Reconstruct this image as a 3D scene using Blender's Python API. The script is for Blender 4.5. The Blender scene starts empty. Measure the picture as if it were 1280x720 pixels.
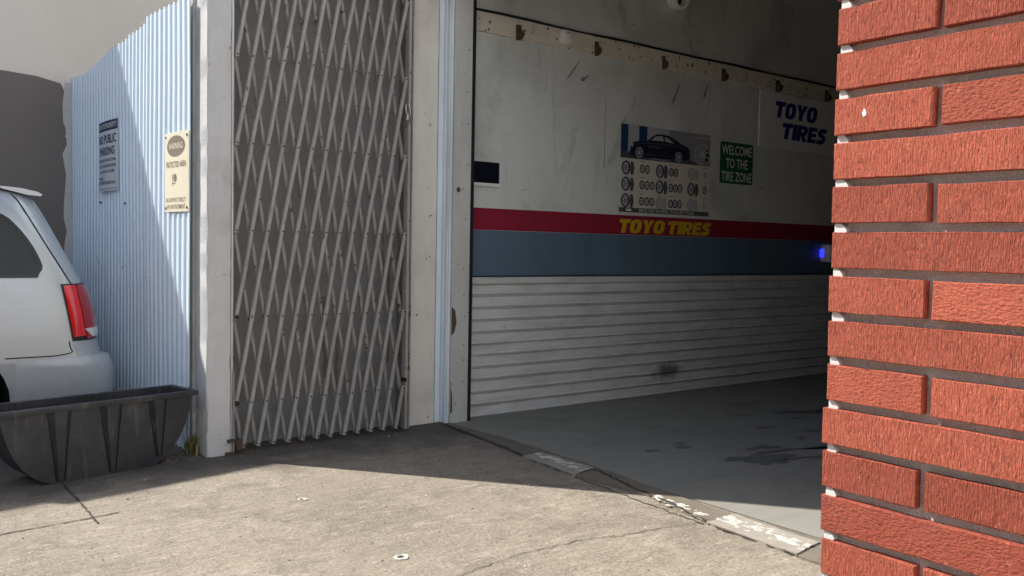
import bpy, math, random
from mathutils import Vector, Matrix
random.seed(7)
SC = bpy.context.scene
COL = SC.collection
R = math.radians

# ------------------------------------------------------------------ camera, sky, sun, exposure
CAM_H = 1.4
YAW, PITCH, ROLL = R(37.64), R(-2.588), R(1.0246)
fw = Vector((math.sin(YAW)*math.cos(PITCH), math.cos(YAW)*math.cos(PITCH), math.sin(PITCH)))
rt = Vector((math.cos(YAW), -math.sin(YAW), 0)); up = rt.cross(fw)
rr = rt*math.cos(ROLL) + up*math.sin(ROLL); uu = up*math.cos(ROLL) - rt*math.sin(ROLL)
cd = bpy.data.cameras.new('camera'); cam = bpy.data.objects.new('camera', cd); COL.objects.link(cam)
cd.sensor_width = 36; cd.lens = 1105.17/1280*36; cd.clip_start = 0.05; cd.clip_end = 2000
m = Matrix((rr, uu, -fw)).transposed().to_4x4(); m.translation = (0, 0, CAM_H); cam.matrix_world = m
SC.camera = cam

SUN_EL = R(47); SUN_D = Vector((.613, -.790, -math.tan(SUN_EL))).normalized()
W = bpy.data.worlds.new('World'); SC.world = W; W.use_nodes = True
sky = W.node_tree.nodes.new('ShaderNodeTexSky'); sky.sky_type = 'NISHITA'; sky.sun_disc = False
sky.sun_elevation = SUN_EL; sky.sun_rotation = R(-37.8); sky.air_density = 1.0; sky.dust_density = 1.2
bg = W.node_tree.nodes['Background']; bg.inputs[1].default_value = 0.11
W.node_tree.links.new(sky.outputs[0], bg.inputs[0])
sl = bpy.data.lights.new('sun', 'SUN'); sl.energy = 5.0; sl.angle = R(0.5); sl.color = (1, .945, .865)
so = bpy.data.objects.new('sun', sl); COL.objects.link(so)
so.rotation_euler = SUN_D.to_track_quat('-Z', 'Y').to_euler(); so.location = (-3, 4, 9)
SC.view_settings.view_transform = 'Standard'; SC.view_settings.look = 'None'
SC.view_settings.exposure = 0.60; SC.view_settings.gamma = 1
SC.render.engine = 'CYCLES'; SC.cycles.max_bounces = 10; SC.cycles.diffuse_bounces = 6

# ------------------------------------------------------------------ helpers: objects
WL = {}                                           # world location of every object made here
def link(o, loc, parent=None):
    COL.objects.link(o); WL[o.name] = Vector(loc)
    if parent is not None:
        o.parent = parent; o.location = Vector(loc) - WL[parent.name]
    else:
        o.location = loc
    return o
def thing(name, label, cat, loc=(0, 0, 0), group=None):
    o = bpy.data.objects.new(name, None); o.empty_display_size = .1
    link(o, loc); o['label'] = label; o['category'] = cat
    if group: o['group'] = group
    return o
def tag(o, label=None, cat=None, group=None, kind=None):
    if label: o['label'] = label
    if cat: o['category'] = cat
    if group: o['group'] = group
    if kind: o['kind'] = kind
    return o
class MB:
    def __init__(s): s.v = []; s.f = []; s.mi = []; s.cur = 0
    def add(s, vs, fs):
        b = len(s.v); s.v += [Vector(p) for p in vs]
        s.f += [[b+i for i in f] for f in fs]; s.mi += [s.cur]*len(fs); return s
    def box(s, a, b, M=None):
        x0, y0, z0 = a; x1, y1, z1 = b
        x0, x1 = min(x0, x1), max(x0, x1); y0, y1 = min(y0, y1), max(y0, y1); z0, z1 = min(z0, z1), max(z0, z1)
        vs = [Vector(p) for p in ((x0,y0,z0),(x1,y0,z0),(x1,y1,z0),(x0,y1,z0),(x0,y0,z1),(x1,y0,z1),(x1,y1,z1),(x0,y1,z1))]
        if M is not None: vs = [M @ p for p in vs]
        return s.add(vs, [(0,3,2,1),(4,5,6,7),(0,1,5,4),(1,2,6,5),(2,3,7,6),(3,0,4,7)])
    def prism(s, F, pts, d0, d1):                 # F maps (u, v, depth) -> world; counter-clockwise pts
        n = len(pts)
        a = sum(pts[i][0]*pts[(i+1) % n][1] - pts[(i+1) % n][0]*pts[i][1] for i in range(n))
        if a < 0: pts = pts[::-1]
        vs = [F(u, v, d1) for u, v in pts] + [F(u, v, d0) for u, v in pts]
        fs = [list(range(n)), list(range(2*n-1, n-1, -1))] + [(i, n+i, n+(i+1) % n, (i+1) % n) for i in range(n)]
        return s.add(vs, fs)
    def plate(s, F, u0, v0, u1, v1, d0, d1): return s.prism(F, [(u0,v0),(u1,v0),(u1,v1),(u0,v1)], d0, d1)
    def ring(s, F, cu, cv, ru, rv, w, d0, d1, n=20):   # flat ring, w = fraction of the radius that is hollow
        vs = []; fs = []
        for i in range(n):
            t = 2*math.pi*i/n; c, q = math.cos(t), math.sin(t)
            vs += [F(cu+ru*c, cv+rv*q, d1), F(cu+ru*w*c, cv+rv*w*q, d1), F(cu+ru*c, cv+rv*q, d0), F(cu+ru*w*c, cv+rv*w*q, d0)]
        for i in range(n):
            a = 4*i; b = 4*((i+1) % n)
            fs += [(a, b, b+1, a+1), (a, a+2, b+2, b), (a+1, b+1, b+3, a+3)]
        return s.add(vs, fs)
    def disc(s, F, cu, cv, ru, rv, d0, d1, n=20):
        return s.prism(F, [(cu+ru*math.cos(2*math.pi*i/n), cv+rv*math.sin(2*math.pi*i/n)) for i in range(n)], d0, d1)
    def tube(s, pts, r, n=8, cap=True):
        pts = [Vector(p) for p in pts]; rings = []
        for i, p in enumerate(pts):
            d = (pts[min(i+1, len(pts)-1)] - pts[max(i-1, 0)]).normalized()
            a = d.cross(Vector((0,0,1)) if abs(d.z) < .9 else Vector((1,0,0))).normalized(); b = d.cross(a)
            q = r[i] if isinstance(r, (list, tuple)) else r
            rings.append([p + a*q*math.cos(2*math.pi*k/n) + b*q*math.sin(2*math.pi*k/n) for k in range(n)])
        vs = [v for g in rings for v in g]; fs = []
        for i in range(len(pts)-1):
            for k in range(n):
                k2 = (k+1) % n; fs.append((i*n+k, i*n+k2, (i+1)*n+k2, (i+1)*n+k))
        if cap: fs += [list(range(n))[::-1], [(len(pts)-1)*n+k for k in range(n)]]
        return s.add(vs, fs)
    def grid(s, P, closed=False):                 # P[i][j] points
        ni, nj = len(P), len(P[0]); vs = [p for row in P for p in row]; fs = []
        for i in range(ni-1):
            for j in range(nj if closed else nj-1):
                j2 = (j+1) % nj; fs.append((i*nj+j, i*nj+j2, (i+1)*nj+j2, (i+1)*nj+j))
        return s.add(vs, fs)
    def mesh(s, name, mats, smooth=None, off=Vector((0,0,0))):
        me = bpy.data.meshes.new(name); me.from_pydata([p-off for p in s.v], [], s.f)
        for mt in (mats if isinstance(mats, (list, tuple)) else [mats]): me.materials.append(mt)
        for p, i in zip(me.polygons, s.mi): p.material_index = i
        if smooth is not None:
            me.shade_smooth(); me.set_sharp_from_angle(angle=R(smooth))
        me.update(); return me
    def build(s, name, mats, parent=None, smooth=None, bevel=0, fix=True):
        lo = Vector([min(p[i] for p in s.v) for i in range(3)]); hi = Vector([max(p[i] for p in s.v) for i in range(3)])
        c = (lo+hi)/2; c.z = lo.z
        me = s.mesh(name, mats, smooth, c)
        if fix or bevel:
            import bmesh
            bm = bmesh.new(); bm.from_mesh(me)
            if bevel:
                bmesh.ops.bevel(bm, geom=list(bm.edges), offset=bevel, segments=2, affect='EDGES', profile=.5, clamp_overlap=True)
            bmesh.ops.recalc_face_normals(bm, faces=bm.faces); bm.to_mesh(me); bm.free()
            if smooth is not None: me.shade_smooth(); me.set_sharp_from_angle(angle=R(smooth))
        o = bpy.data.objects.new(name, me); link(o, c, parent); return o
def frame(O, ex, ey, n):
    O, ex, ey, n = Vector(O), Vector(ex).normalized(), Vector(ey).normalized(), Vector(n).normalized()
    f = lambda u, v, d=0: O + ex*u + ey*v + n*d
    f.M = Matrix((ex, ey, n)).transposed(); f.O = O
    return f
FLOOR = frame((0,0,0), (1,0,0), (0,1,0), (0,0,1))
def text(F, s, u0, v0, u1, v1, d, mat, parent, name='lettering', shear=0, bold=0, depth=.0015):
    cu = bpy.data.curves.new(name, 'FONT'); cu.body = s; cu.size = 1; cu.shear = shear; cu.offset = bold
    cu.resolution_u = 3; cu.align_x = 'LEFT'
    ob = bpy.data.objects.new(name+'_tmp', cu); COL.objects.link(ob)
    dg = bpy.context.evaluated_depsgraph_get(); me = bpy.data.meshes.new_from_object(ob.evaluated_get(dg))
    bpy.data.objects.remove(ob); bpy.data.curves.remove(cu)
    xs = [v.co.x for v in me.vertices]; ys = [v.co.y for v in me.vertices]
    ax, bx, ay, by = min(xs), max(xs), min(ys), max(ys)
    mb = MB()
    vs = [F(u0+(v.co.x-ax)/(bx-ax)*(u1-u0), v0+(v.co.y-ay)/(by-ay)*(v1-v0), d+depth) for v in me.vertices]
    mb.add(vs, [list(p.vertices) for p in me.polygons]); bpy.data.meshes.remove(me)
    return mb.build(name, mat, parent, fix=False)

def superel(cx, cy, rx, ry, n=28, p=2.8, a0=0, a1=360, inc=False):
    m_ = n+1 if inc else n
    f = lambda v: math.copysign(abs(v)**(2/p), v)
    return [(cx+rx*f(math.cos(R(a0+(a1-a0)*k/n))), cy+ry*f(math.sin(R(a0+(a1-a0)*k/n)))) for k in range(m_)]
def glyph(ch):                                    # heavy block letters: width and a list of polygons in a unit-high box
    r4 = lambda a, b, c, d: [(a,b),(c,b),(c,d),(a,d)]
    band = lambda A, B, close: [[A[k], A[(k+1) % len(A)], B[(k+1) % len(B)], B[k]] for k in range(len(A) if close else len(A)-1)]
    if ch == 'T': return .90, [r4(0,.73,.90,1), r4(.28,0,.62,.73)]
    if ch == 'I': return .35, [r4(0,0,.35,1)]
    if ch == 'E': return .78, [r4(0,0,.33,1), r4(.33,.76,.78,1), r4(.33,.39,.73,.62), r4(.33,0,.78,.24)]
    if ch == 'O': return .94, band(superel(.47,.5,.47,.51), superel(.47,.5,.125,.27), True)
    if ch == 'Y': return .98, [[(0,1),(.36,1),(.49,.66),(.32,.42)], [(.49,.66),(.62,1),(.98,1),(.66,.42)], [(.32,0),(.66,0),(.66,.42),(.49,.66),(.32,.42)]]
    if ch == 'R': return .93, [r4(0,0,.33,1), [(.36,.36),(.66,.37),(.95,0),(.58,0)]] + band([(.33,1),(.55,1)]+superel(.55,.68,.36,.32,10,2.4,90,-90,True)[1:-1]+[(.55,.36),(.33,.36)], [(.33,.77),(.50,.77)]+superel(.50,.68,.09,.09,10,2.4,90,-90,True)[1:-1]+[(.50,.59),(.33,.59)], False)
    c = [(.80,.85),(.60,.875),(.40,.87),(.23,.81),(.175,.70),(.24,.595),(.42,.53),(.60,.455),(.675,.33),(.63,.195),(.46,.13),(.26,.125),(.04,.15)]
    A, B = [], []
    for k, p in enumerate(c):
        a, b = Vector(c[max(0, k-1)]), Vector(c[min(len(c)-1, k+1)]); d = (b-a).normalized(); q = Vector((-d.y, d.x))*.145
        A.append(tuple(Vector(p)+q)); B.append(tuple(Vector(p)-q))
    return .86, band(A, B, False)
def heavy(F, s, u0, v0, u1, v1, d, mat, parent, shear=.20, gap=.045):
    x = 0; polys = []
    for ch in s:
        w, ps = glyph(ch); polys.append([[(x+a+shear*b, b) for a, b in p] for p in ps]); x += w+gap
    W_ = x-gap+shear
    for ps in polys:
        mb = MB()
        for p in ps: mb.prism(F, [(u0+a/W_*(u1-u0), v0+b*(v1-v0)) for a, b in p], d-.0005, d+.0016)
        mb.build('letter', mat, parent)

# ------------------------------------------------------------------ helpers: materials
class N:
    def __init__(s, name):
        s.m = bpy.data.materials.new(name); s.m.use_nodes = True; s.t = s.m.node_tree
        s.p = s.t.nodes['Principled BSDF']; s.tc = s.t.nodes.new('ShaderNodeTexCoord'); s._oi = None
    def n(s, typ, **k):
        x = s.t.nodes.new(typ)
        for a, b in k.items(): setattr(x, a, b)
        return x
    def l(s, a, b): s.t.links.new(a, b)
    def geo(s): return s.n('ShaderNodeNewGeometry').outputs['Position']
    def mapv(s, scale=(1,1,1), src=None, rot=(0,0,0)):
        mp = s.n('ShaderNodeMapping'); mp.inputs['Scale'].default_value = scale; mp.inputs['Rotation'].default_value = rot
        s.l(src if src is not None else s.geo(), mp.inputs['Vector']); return mp.outputs[0]
    def noise(s, scale, detail=4, rough=.55, src=None, aniso=(1,1,1), dist=0):
        x = s.n('ShaderNodeTexNoise'); x.inputs['Scale'].default_value = scale; x.inputs['Detail'].default_value = detail
        x.inputs['Roughness'].default_value = rough; x.inputs['Distortion'].default_value = dist
        s.l(s.mapv(aniso, src), x.inputs['Vector']); return x.outputs[0]
    def ramp(s, fac, stops):
        x = s.n('ShaderNodeValToRGB'); e = x.color_ramp.elements
        while len(e) < len(stops): e.new(.5)
        for el, (p, c) in zip(e, stops):
            el.position = p; el.color = (c, c, c, 1) if not hasattr(c, '__len__') else (*c[:3], 1)
        s.l(fac, x.inputs[0]); return x.outputs[0]
    def mix(s, fac, a, b, mode='MIX'):
        x = s.n('ShaderNodeMix', data_type='RGBA', blend_type=mode)
        for v, sock in ((fac, x.inputs[0]), (a, x.inputs[6]), (b, x.inputs[7])):
            if hasattr(v, 'is_output'): s.l(v, sock)
            elif hasattr(v, '__len__'): sock.default_value = (*v[:3], 1)
            else: sock.default_value = v
        return x.outputs[2]
    def math(s, op, a, b=0.0):
        x = s.n('ShaderNodeMath', operation=op)
        for v, sock in ((a, x.inputs[0]), (b, x.inputs[1])):
            if hasattr(v, 'is_output'): s.l(v, sock)
            else: sock.default_value = v
        return x.outputs[0]
    def bump(s, h, strength=.3, dist=.01, prev=None):
        x = s.n('ShaderNodeBump'); x.inputs['Strength'].default_value = strength; x.inputs['Distance'].default_value = dist
        s.l(h, x.inputs['Height'])
        if prev is not None: s.l(prev, x.inputs['Normal'])
        return x.outputs[0]
    def done(s, col=None, rough=.6, nrm=None, metal=0, spec=.5, coat=0):
        p = s.p
        for v, k in ((col, 'Base Color'), (rough, 'Roughness'), (metal, 'Metallic')):
            if v is None: continue
            if hasattr(v, 'is_output'): s.l(v, p.inputs[k])
            elif hasattr(v, '__len__'): p.inputs[k].default_value = (*v[:3], 1)
            else: p.inputs[k].default_value = v
        p.inputs['Specular IOR Level'].default_value = spec; p.inputs['Coat Weight'].default_value = coat
        if nrm is not None: s.l(nrm, p.inputs['Normal'])
        return s.m
def sc(c, k): return tuple(min(1, x*k) for x in c)
def weathered(name, base, rough=.65, var=.22, scale=3, dirt=(.12,.10,.08), dirt_amt=.5, streak=(1,1,.25), bump=.25, bdist=.004, bscale=90, metal=0, spec=.4,
              chips=0, chipcol=(.10,.06,.04), chscale=14):
    n = N(name)
    c = n.mix(n.noise(scale, 6, .6), sc(base, 1-var), sc(base, 1+var))
    d = n.ramp(n.noise(scale*1.7, 7, .65, aniso=streak, dist=.4), [(.46, 0.), (.78, 1.)])
    c = n.mix(n.math('MULTIPLY', d, dirt_amt), c, dirt)
    fine = n.noise(bscale, 4, .6)
    c = n.mix(.35, c, n.mix(fine, sc(c if False else base, .72), sc(base, 1.2)), 'MIX') if bump > .2 else c
    if chips:
        k = n.ramp(n.noise(chscale, 6, .7), [(1-chips-.02, 0.), (1-chips, 1.)])
        c = n.mix(k, c, chipcol)
    h = n.bump(fine, bump, bdist)
    return n.done(c, rough, h, metal, spec)
def plain(name, base, rough=.5, metal=0, spec=.5, var=.1, scale=20, coat=0):
    n = N(name); c = n.mix(n.noise(scale, 4), sc(base, 1-var), sc(base, 1+var))
    return n.done(c, rough, None, metal, spec, coat)

def ground_mat():
    n = N('yard_concrete')
    c = n.mix(n.noise(1.1, 8, .62, aniso=(1, .8, 1)), (.170,.145,.112), (.375,.33,.265))
    c = n.mix(n.ramp(n.noise(3.2, 8, .7, dist=.6), [(.50, 0.), (.72, .8)]), c, (.155,.128,.098))
    c = n.mix(n.ramp(n.noise(1.7, 9, .7, dist=1.2), [(.54, 0.), (.66, .6)]), c, (.14,.118,.092))
    c = n.mix(n.ramp(n.noise(6, 7, .7), [(.56, 0.), (.70, .65)]), c, (.42,.375,.31))
    c = n.mix(n.ramp(n.noise(1, 7, .68, aniso=(5, 22, 1), dist=.8), [(.50, 0.), (.68, .55)]), c, (.15,.126,.098))
    c = n.mix(n.ramp(n.noise(1, 7, .68, aniso=(7, 30, 3), dist=1.), [(.54, 0.), (.70, .6)]), c, (.47,.42,.35))
    c = n.mix(n.ramp(n.noise(55, 4, .6), [(.36, .75), (.47, 0.)]), c, (.14,.118,.095))
    c = n.mix(n.ramp(n.noise(75, 3, .6), [(.58, 0.), (.68, .8)]), c, (.47,.43,.37))
    c = n.mix(n.ramp(n.noise(23, 6, .75, dist=1.2), [(.60, 0.), (.66, .55)]), c, (.12,.10,.08))
    # grime toward the gate wall, made stronger to deepen the shade there
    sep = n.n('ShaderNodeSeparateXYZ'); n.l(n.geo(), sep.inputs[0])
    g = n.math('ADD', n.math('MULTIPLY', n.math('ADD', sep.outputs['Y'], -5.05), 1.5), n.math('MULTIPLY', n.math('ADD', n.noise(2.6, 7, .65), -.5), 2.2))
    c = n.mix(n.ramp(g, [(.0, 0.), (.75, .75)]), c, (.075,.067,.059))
    f = n.noise(140, 5, .7); f2 = n.noise(30, 6, .65); f3 = n.noise(7, 5)
    h = n.bump(f3, .5, .02); h = n.bump(f2, .55, .01, h); h = n.bump(f, .6, .004, h)
    return n.done(c, .82, h, 0, .3)
def floor_mat():
    n = N('painted_garage_floor')
    c = n.mix(n.noise(1.6, 6), (.22,.215,.19), (.31,.30,.262))
    c = n.mix(n.ramp(n.noise(5, 8, .7), [(.56, 0.), (.75, .5)]), c, (.24,.235,.21))
    c = n.mix(n.ramp(n.noise(1, 6, .65, aniso=(.9, 9, 1), dist=.5), [(.52, 0.), (.72, .6)]), c, (.20,.195,.175))
    c = n.mix(n.ramp(n.noise(2.2, 8, .72, dist=1.), [(.60, 0.), (.68, .5)]), c, (.17,.165,.15))
    c = n.mix(n.ramp(n.noise(70, 4, .6), [(.62, 0.), (.70, .5)]), c, (.2,.19,.17))
    h = n.bump(n.noise(60, 5), .15, .004)
    return n.done(c, n.ramp(n.noise(4, 5), [(.3, .5), (.7, .75)]), h, 0, .4)
def brick_mat():
    n = N('combed_red_brick')
    oi = n.n('ShaderNodeObjectInfo'); rnd = oi.outputs['Random']
    off = n.n('ShaderNodeVectorMath', operation='ADD'); n.l(n.tc.outputs['Object'], off.inputs[0])
    comb = n.n('ShaderNodeCombineXYZ')
    for i in range(3): n.l(n.math('MULTIPLY', rnd, 37.0+i*11), comb.inputs[i])
    n.l(comb.outputs[0], off.inputs[1]); P = off.outputs[0]
    ridge = n.noise(1, 3, .55, src=P, aniso=(70, 400, 66), dist=.9)
    scr = n.noise(1, 4, .6, src=P, aniso=(200, 150, 260), dist=.3)
    style = n.ramp(rnd, [(.55, 1.), (.80, .15)])
    h = n.mix(.14, n.mix(style, scr, ridge), n.noise(1, 5, .65, src=P, aniso=(160,160,160)))
    c = n.mix(n.noise(22, 5, src=P), (.365,.086,.051), (.52,.143,.090))
    tint = n.mix(n.math('FRACT', n.math('MULTIPLY', rnd, 7.3)), (.74,.68,.68), (1.12,1.12,1.10))
    c = n.mix(1.0, c, tint, 'MULTIPLY')
    c = n.mix(n.ramp(h, [(.32, .75), (.47, 0.)]), c, (.17,.04,.027))
    c = n.mix(n.ramp(n.noise(120, 3, src=P), [(.64, 0.), (.74, .5)]), c, (.58,.24,.17))
    c = n.mix(n.ramp(n.noise(14, 6, .7, src=P), [(.58, 0.), (.70, .55)]), c, (.24,.075,.058))
    c = n.mix(n.ramp(n.noise(300, 2, src=P), [(.68, 0.), (.74, .7)]), c, (.12,.035,.028))
    b = n.bump(h, 1.0, .0075); b = n.bump(n.noise(600, 3, src=P), .35, .0012, b)
    return n.done(c, .85, b, 0, .25)

M = {}
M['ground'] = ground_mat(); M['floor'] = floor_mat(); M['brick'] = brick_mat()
M['mortar'] = weathered('sandy_mortar', (.68,.645,.59), .95, .18, 30, (.44,.40,.35), .5, (1,1,1), 1.0, .006, 260)
M['plug'] = weathered('white_pointing', (.64,.63,.61), .9, .1, 40, (.5,.48,.45), .3, (1,1,1), .4, .002, 300)
M['strip'] = weathered('old_threshold_concrete', (.185,.16,.125), .85, .3, 5, (.09,.078,.065), .6, (1,1,1), .6, .006, 80)
M['crust'] = weathered('chipped_white_plaster', (.54,.52,.47), .9, .15, 20, (.3,.26,.22), .5, (1,1,1), .6, .005, 110)
M['plate'] = weathered('dirty_cover_plate', (.34,.31,.265), .7, .3, 6, (.10,.09,.075), .6, (1,1,1), .5, .004, 60)
M['crack'] = plain('dark_joint_dirt', (.055,.045,.037), .95)
M['stain'] = plain('wet_oil_stain', (.15,.148,.14), .5)
M['pillar'] = weathered('dirty_white_stucco', (.60,.595,.60), .85, .12, 4, (.27,.24,.21), .45, (1,1,.3), .55, .006, 70, chips=.325, chipcol=(.24,.21,.18), chscale=13)
M['pillar2'] = weathered('cream_stucco', (.79,.755,.69), .85, .12, 4, (.26,.22,.19), .45, (1,1,.3), .5, .006, 70, chips=.325, chipcol=(.22,.19,.16), chscale=12)
M['backing'] = weathered('grey_plaster_behind_gate', (.27,.265,.262), .85, .2, 3, (.11,.10,.095), .5, (1,1,.4), .6, .01, 45)
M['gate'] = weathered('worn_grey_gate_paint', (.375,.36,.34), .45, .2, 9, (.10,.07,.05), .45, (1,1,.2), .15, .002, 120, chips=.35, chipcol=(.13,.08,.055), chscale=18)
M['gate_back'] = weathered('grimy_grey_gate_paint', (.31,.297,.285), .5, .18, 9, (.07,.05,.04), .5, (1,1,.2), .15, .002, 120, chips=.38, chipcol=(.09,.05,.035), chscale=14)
M['rivet'] = plain('dark_rivet_steel', (.035,.03,.028), .5, .6)
M['trim'] = weathered('pale_steel_angle', (.55,.56,.58), .4, .1, 6, (.2,.15,.12), .3, (1,1,.2), .1, .001, 120, .5)
M['jamb'] = weathered('blue_white_painted_board', (.77,.85,.91), .5, .06, 5, (.25,.25,.25), .35, (1,1,.12), .15, .003, 60)
M['jamb2'] = weathered('worn_grey_painted_board', (.58,.585,.555), .6, .14, 5, (.25,.235,.21), .5, (1,1,.12), .3, .004, 60, chips=.335, chipcol=(.14,.10,.08), chscale=13)
M['black'] = plain('black_rubber_seal', (.012,.014,.022), .5)
M['steel'] = plain('dull_grey_steel', (.22,.23,.24), .45, .5)
M['wall'] = weathered('grubby_pale_wall_paint', (.70,.71,.655), .7, .10, 1.4, (.36,.365,.335), .75, (1,1,.5), .25, .006, 40)
def wall_mat():
    n = N('sooty_pale_wall_paint'); base = (.71,.735,.70)
    c = n.mix(n.noise(1.3, 6, .6), sc(base, .88), sc(base, 1.1))
    c = n.mix(n.ramp(n.noise(1.0, 7, .62, aniso=(1.1,1,.75), dist=.5), [(.46, 0.), (.76, .8)]), c, (.40,.41,.385))
    c = n.mix(n.ramp(n.noise(3.1, 7, .68, aniso=(1,1,.6), dist=.8), [(.56, 0.), (.72, .6)]), c, (.32,.325,.305))
    c = n.mix(n.ramp(n.noise(5, 5, .6, aniso=(1.6,1,.18)), [(.60, 0.), (.75, .35)]), c, (.30,.295,.27))
    c = n.mix(n.ramp(n.noise(40, 4, .6), [(.66, 0.), (.72, .5)]), c, (.2,.195,.18))
    return n.done(c, .6, n.bump(n.noise(40, 5), .25, .006), 0, .4)
M['wall'] = wall_mat()
M['red'] = weathered('dark_red_wall_band', (.30,.018,.045), .5, .12, 3, (.12,.02,.03), .4, (1,1,.4), .1, .002, 60)
M['blue'] = weathered('slate_blue_wall_band', (.115,.175,.235), .5, .12, 2, (.07,.09,.11), .5, (1,1,.4), .1, .002, 60)
M['shutter'] = weathered('scuffed_shutter_steel', (.76,.755,.74), .42, .10, 2.6, (.33,.32,.30), .5, (.4,1,1.5), .12, .003, 50, .15)
def shutter_mat():
    n = N('scuffed_shutter_steel'); base = (.76,.755,.74)
    c = n.mix(n.noise(2.6, 6, .6), sc(base, .88), sc(base, 1.08))
    c = n.mix(n.ramp(n.noise(4.4, 7, .66, aniso=(.4,1,1.5), dist=.4), [(.46, 0.), (.78, .55)]), c, (.30,.29,.27))
    c = n.mix(n.ramp(n.noise(13, 5, .7, aniso=(1,1,.35)), [(.62, 0.), (.72, .45)]), c, (.25,.235,.21))
    d = n.n('ShaderNodeVectorMath', operation='DISTANCE'); n.l(n.mapv((1,0,2.8)), d.inputs[0]); d.inputs[1].default_value = (6.5, 0, 0.22*2.8)
    k = n.math('SUBTRACT', n.math('ADD', n.math('MULTIPLY', n.noise(7, 7, .7), .75), .02), n.math('MULTIPLY', d.outputs['Value'], 1.35))
    c = n.mix(n.ramp(k, [(.05, 0.), (.30, .8)]), c, (.07,.068,.065))
    return n.done(c, .42, n.bump(n.noise(50, 4), .12, .003), .1, .5)
M['shutter'] = shutter_mat()
M['rail'] = weathered('cream_painted_timber', (.76,.71,.60), .6, .1, 5, (.33,.27,.2), .4, (1,1,1), .3, .003, 60, chips=.355, chipcol=(.07,.05,.04), chscale=16)
M['rust'] = weathered('rusty_iron', (.10,.065,.045), .85, .35, 22, (.04,.025,.018), .5, (1,1,1), .5, .003, 120)
M['beige'] = weathered('beige_stucco', (.74,.675,.60), .9, .06, .5, (.62,.57,.51), .4, (1,1,.6), .3, .006, 55)
M['render'] = weathered('white_render', (.74,.80,.87), .9, .04, .6, (.67,.72,.78), .3, (1,1,.5), .2, .005, 50)
M['brownwall'] = weathered('brown_render', (.20,.165,.135), .9, .1, 1, (.14,.12,.10), .3, (1,1,.5), .2, .005, 50)
M['greypaint'] = weathered('dark_grey_paint_patch', (.185,.160,.143), .8, .08, 1.3, (.145,.126,.114), .4, (1,1,1), .25, .004, 55)
M['paleplaster'] = weathered('pale_bare_plaster_edge', (.55,.535,.53), .9, .1, 7, (.3,.28,.27), .4, (1,1,1), .3, .004, 55)
M['fence'] = weathered('white_corrugated_steel', (.74,.86,.97), .38, .03, 1.2, (.62,.74,.86), .4, (1,1,.1), .06, .001, 90, 0, .5)
M['post'] = weathered('grimy_fence_post', (.42,.42,.41), .6, .12, 5, (.14,.12,.10), .6, (1,1,.2), .2, .003, 70)
M['white'] = plain('white_enamel', (.84,.84,.82), .4)
M['offwhite'] = weathered('old_white_sign_board', (.84,.84,.84), .35, .03, 3, (.70,.70,.68), .4, (1,1,.4), .05, .001, 40)
M['cream'] = plain('cream_sign_enamel', (.80,.745,.58), .45, var=.04)
M['navy'] = plain('navy_print', (.018,.022,.10), .45)
M['bluelogo'] = plain('royal_blue_print', (.012,.012,.20), .4)
M['yellow'] = plain('yellow_print', (.62,.42,.015), .45)
M['green'] = plain('green_sign_enamel', (.006,.105,.055), .4)
M['brownprint'] = plain('faded_brown_print', (.22,.19,.15), .6)
M['signblue'] = plain('pale_sign_face', (.66,.70,.76), .45, var=.04)
M['paper'] = plain('cream_poster_paper', (.72,.68,.575), .5, var=.05, scale=6)
M['photo_grey'] = plain('poster_photo_grey', (.30,.30,.34), .35, var=.08, scale=5)
M['photo_light'] = plain('poster_photo_light', (.46,.46,.50), .35, var=.06, scale=5)
M['photo_blue'] = plain('poster_photo_blue', (.015,.055,.12), .35)
M['photo_dark'] = plain('poster_photo_dark', (.016,.017,.042), .3)
M['photo_mid'] = plain('poster_photo_mid', (.085,.085,.105), .35)
M['silver_print'] = plain('poster_silver', (.50,.50,.51), .4)
M['caption'] = plain('poster_caption_grey', (.085,.085,.085), .45)
M['plaque'] = plain('near_black_plaque', (.008,.009,.018), .3)
M['carpaint'] = (lambda n: n.done(n.mix(n.noise(400, 2), (.41,.435,.46), (.50,.525,.545)), n.ramp(n.noise(3, 5), [(.3, .26), (.7, .36)]), None, .35, .5, .5))(N('silver_car_paint'))
M['bumper'] = plain('silver_plastic_bumper', (.43,.46,.495), .35, .2, coat=.3)
M['seam'] = plain('body_gap', (.012,.012,.013), .8)
M['glass'] = plain('tinted_car_glass', (.022,.023,.022), .06, 0, .8, var=.5, scale=5)
M['trimblack'] = plain('black_window_trim', (.012,.012,.013), .35)
def car_glass():
    n = N('tinted_see_through_glass'); tr = n.n('ShaderNodeBsdfTransparent'); tr.inputs[0].default_value = (.50,.52,.49,1)
    gl = n.n('ShaderNodeBsdfGlossy'); gl.inputs['Roughness'].default_value = .03; fr_ = n.n('ShaderNodeFresnel'); fr_.inputs[0].default_value = 1.5
    mx = n.n('ShaderNodeMixShader'); n.l(fr_.outputs[0], mx.inputs[0]); n.l(tr.outputs[0], mx.inputs[1]); n.l(gl.outputs[0], mx.inputs[2])
    n.l(mx.outputs[0], n.t.nodes['Material Output'].inputs['Surface']); return n.m
M['carglass'] = car_glass()
M['cabin'] = plain('grey_cabin_lining', (.11,.107,.10), .8)
M['tyre'] = weathered('tyre_rubber', (.022,.022,.023), .8, .2, 10, (.05,.045,.04), .3)
M['rim'] = plain('grey_alloy', (.33,.33,.34), .35, .8)
M['lampred'] = plain('dark_red_lens', (.33,.006,.012), .12, 0, .6, coat=.6, var=.2, scale=6)
M['lampred2'] = plain('bright_red_lens', (.66,.012,.016), .12, 0, .6, coat=.6, var=.1)
M['lampwhite'] = plain('clear_reverse_lens', (.62,.60,.62), .15, coat=.5)
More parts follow.
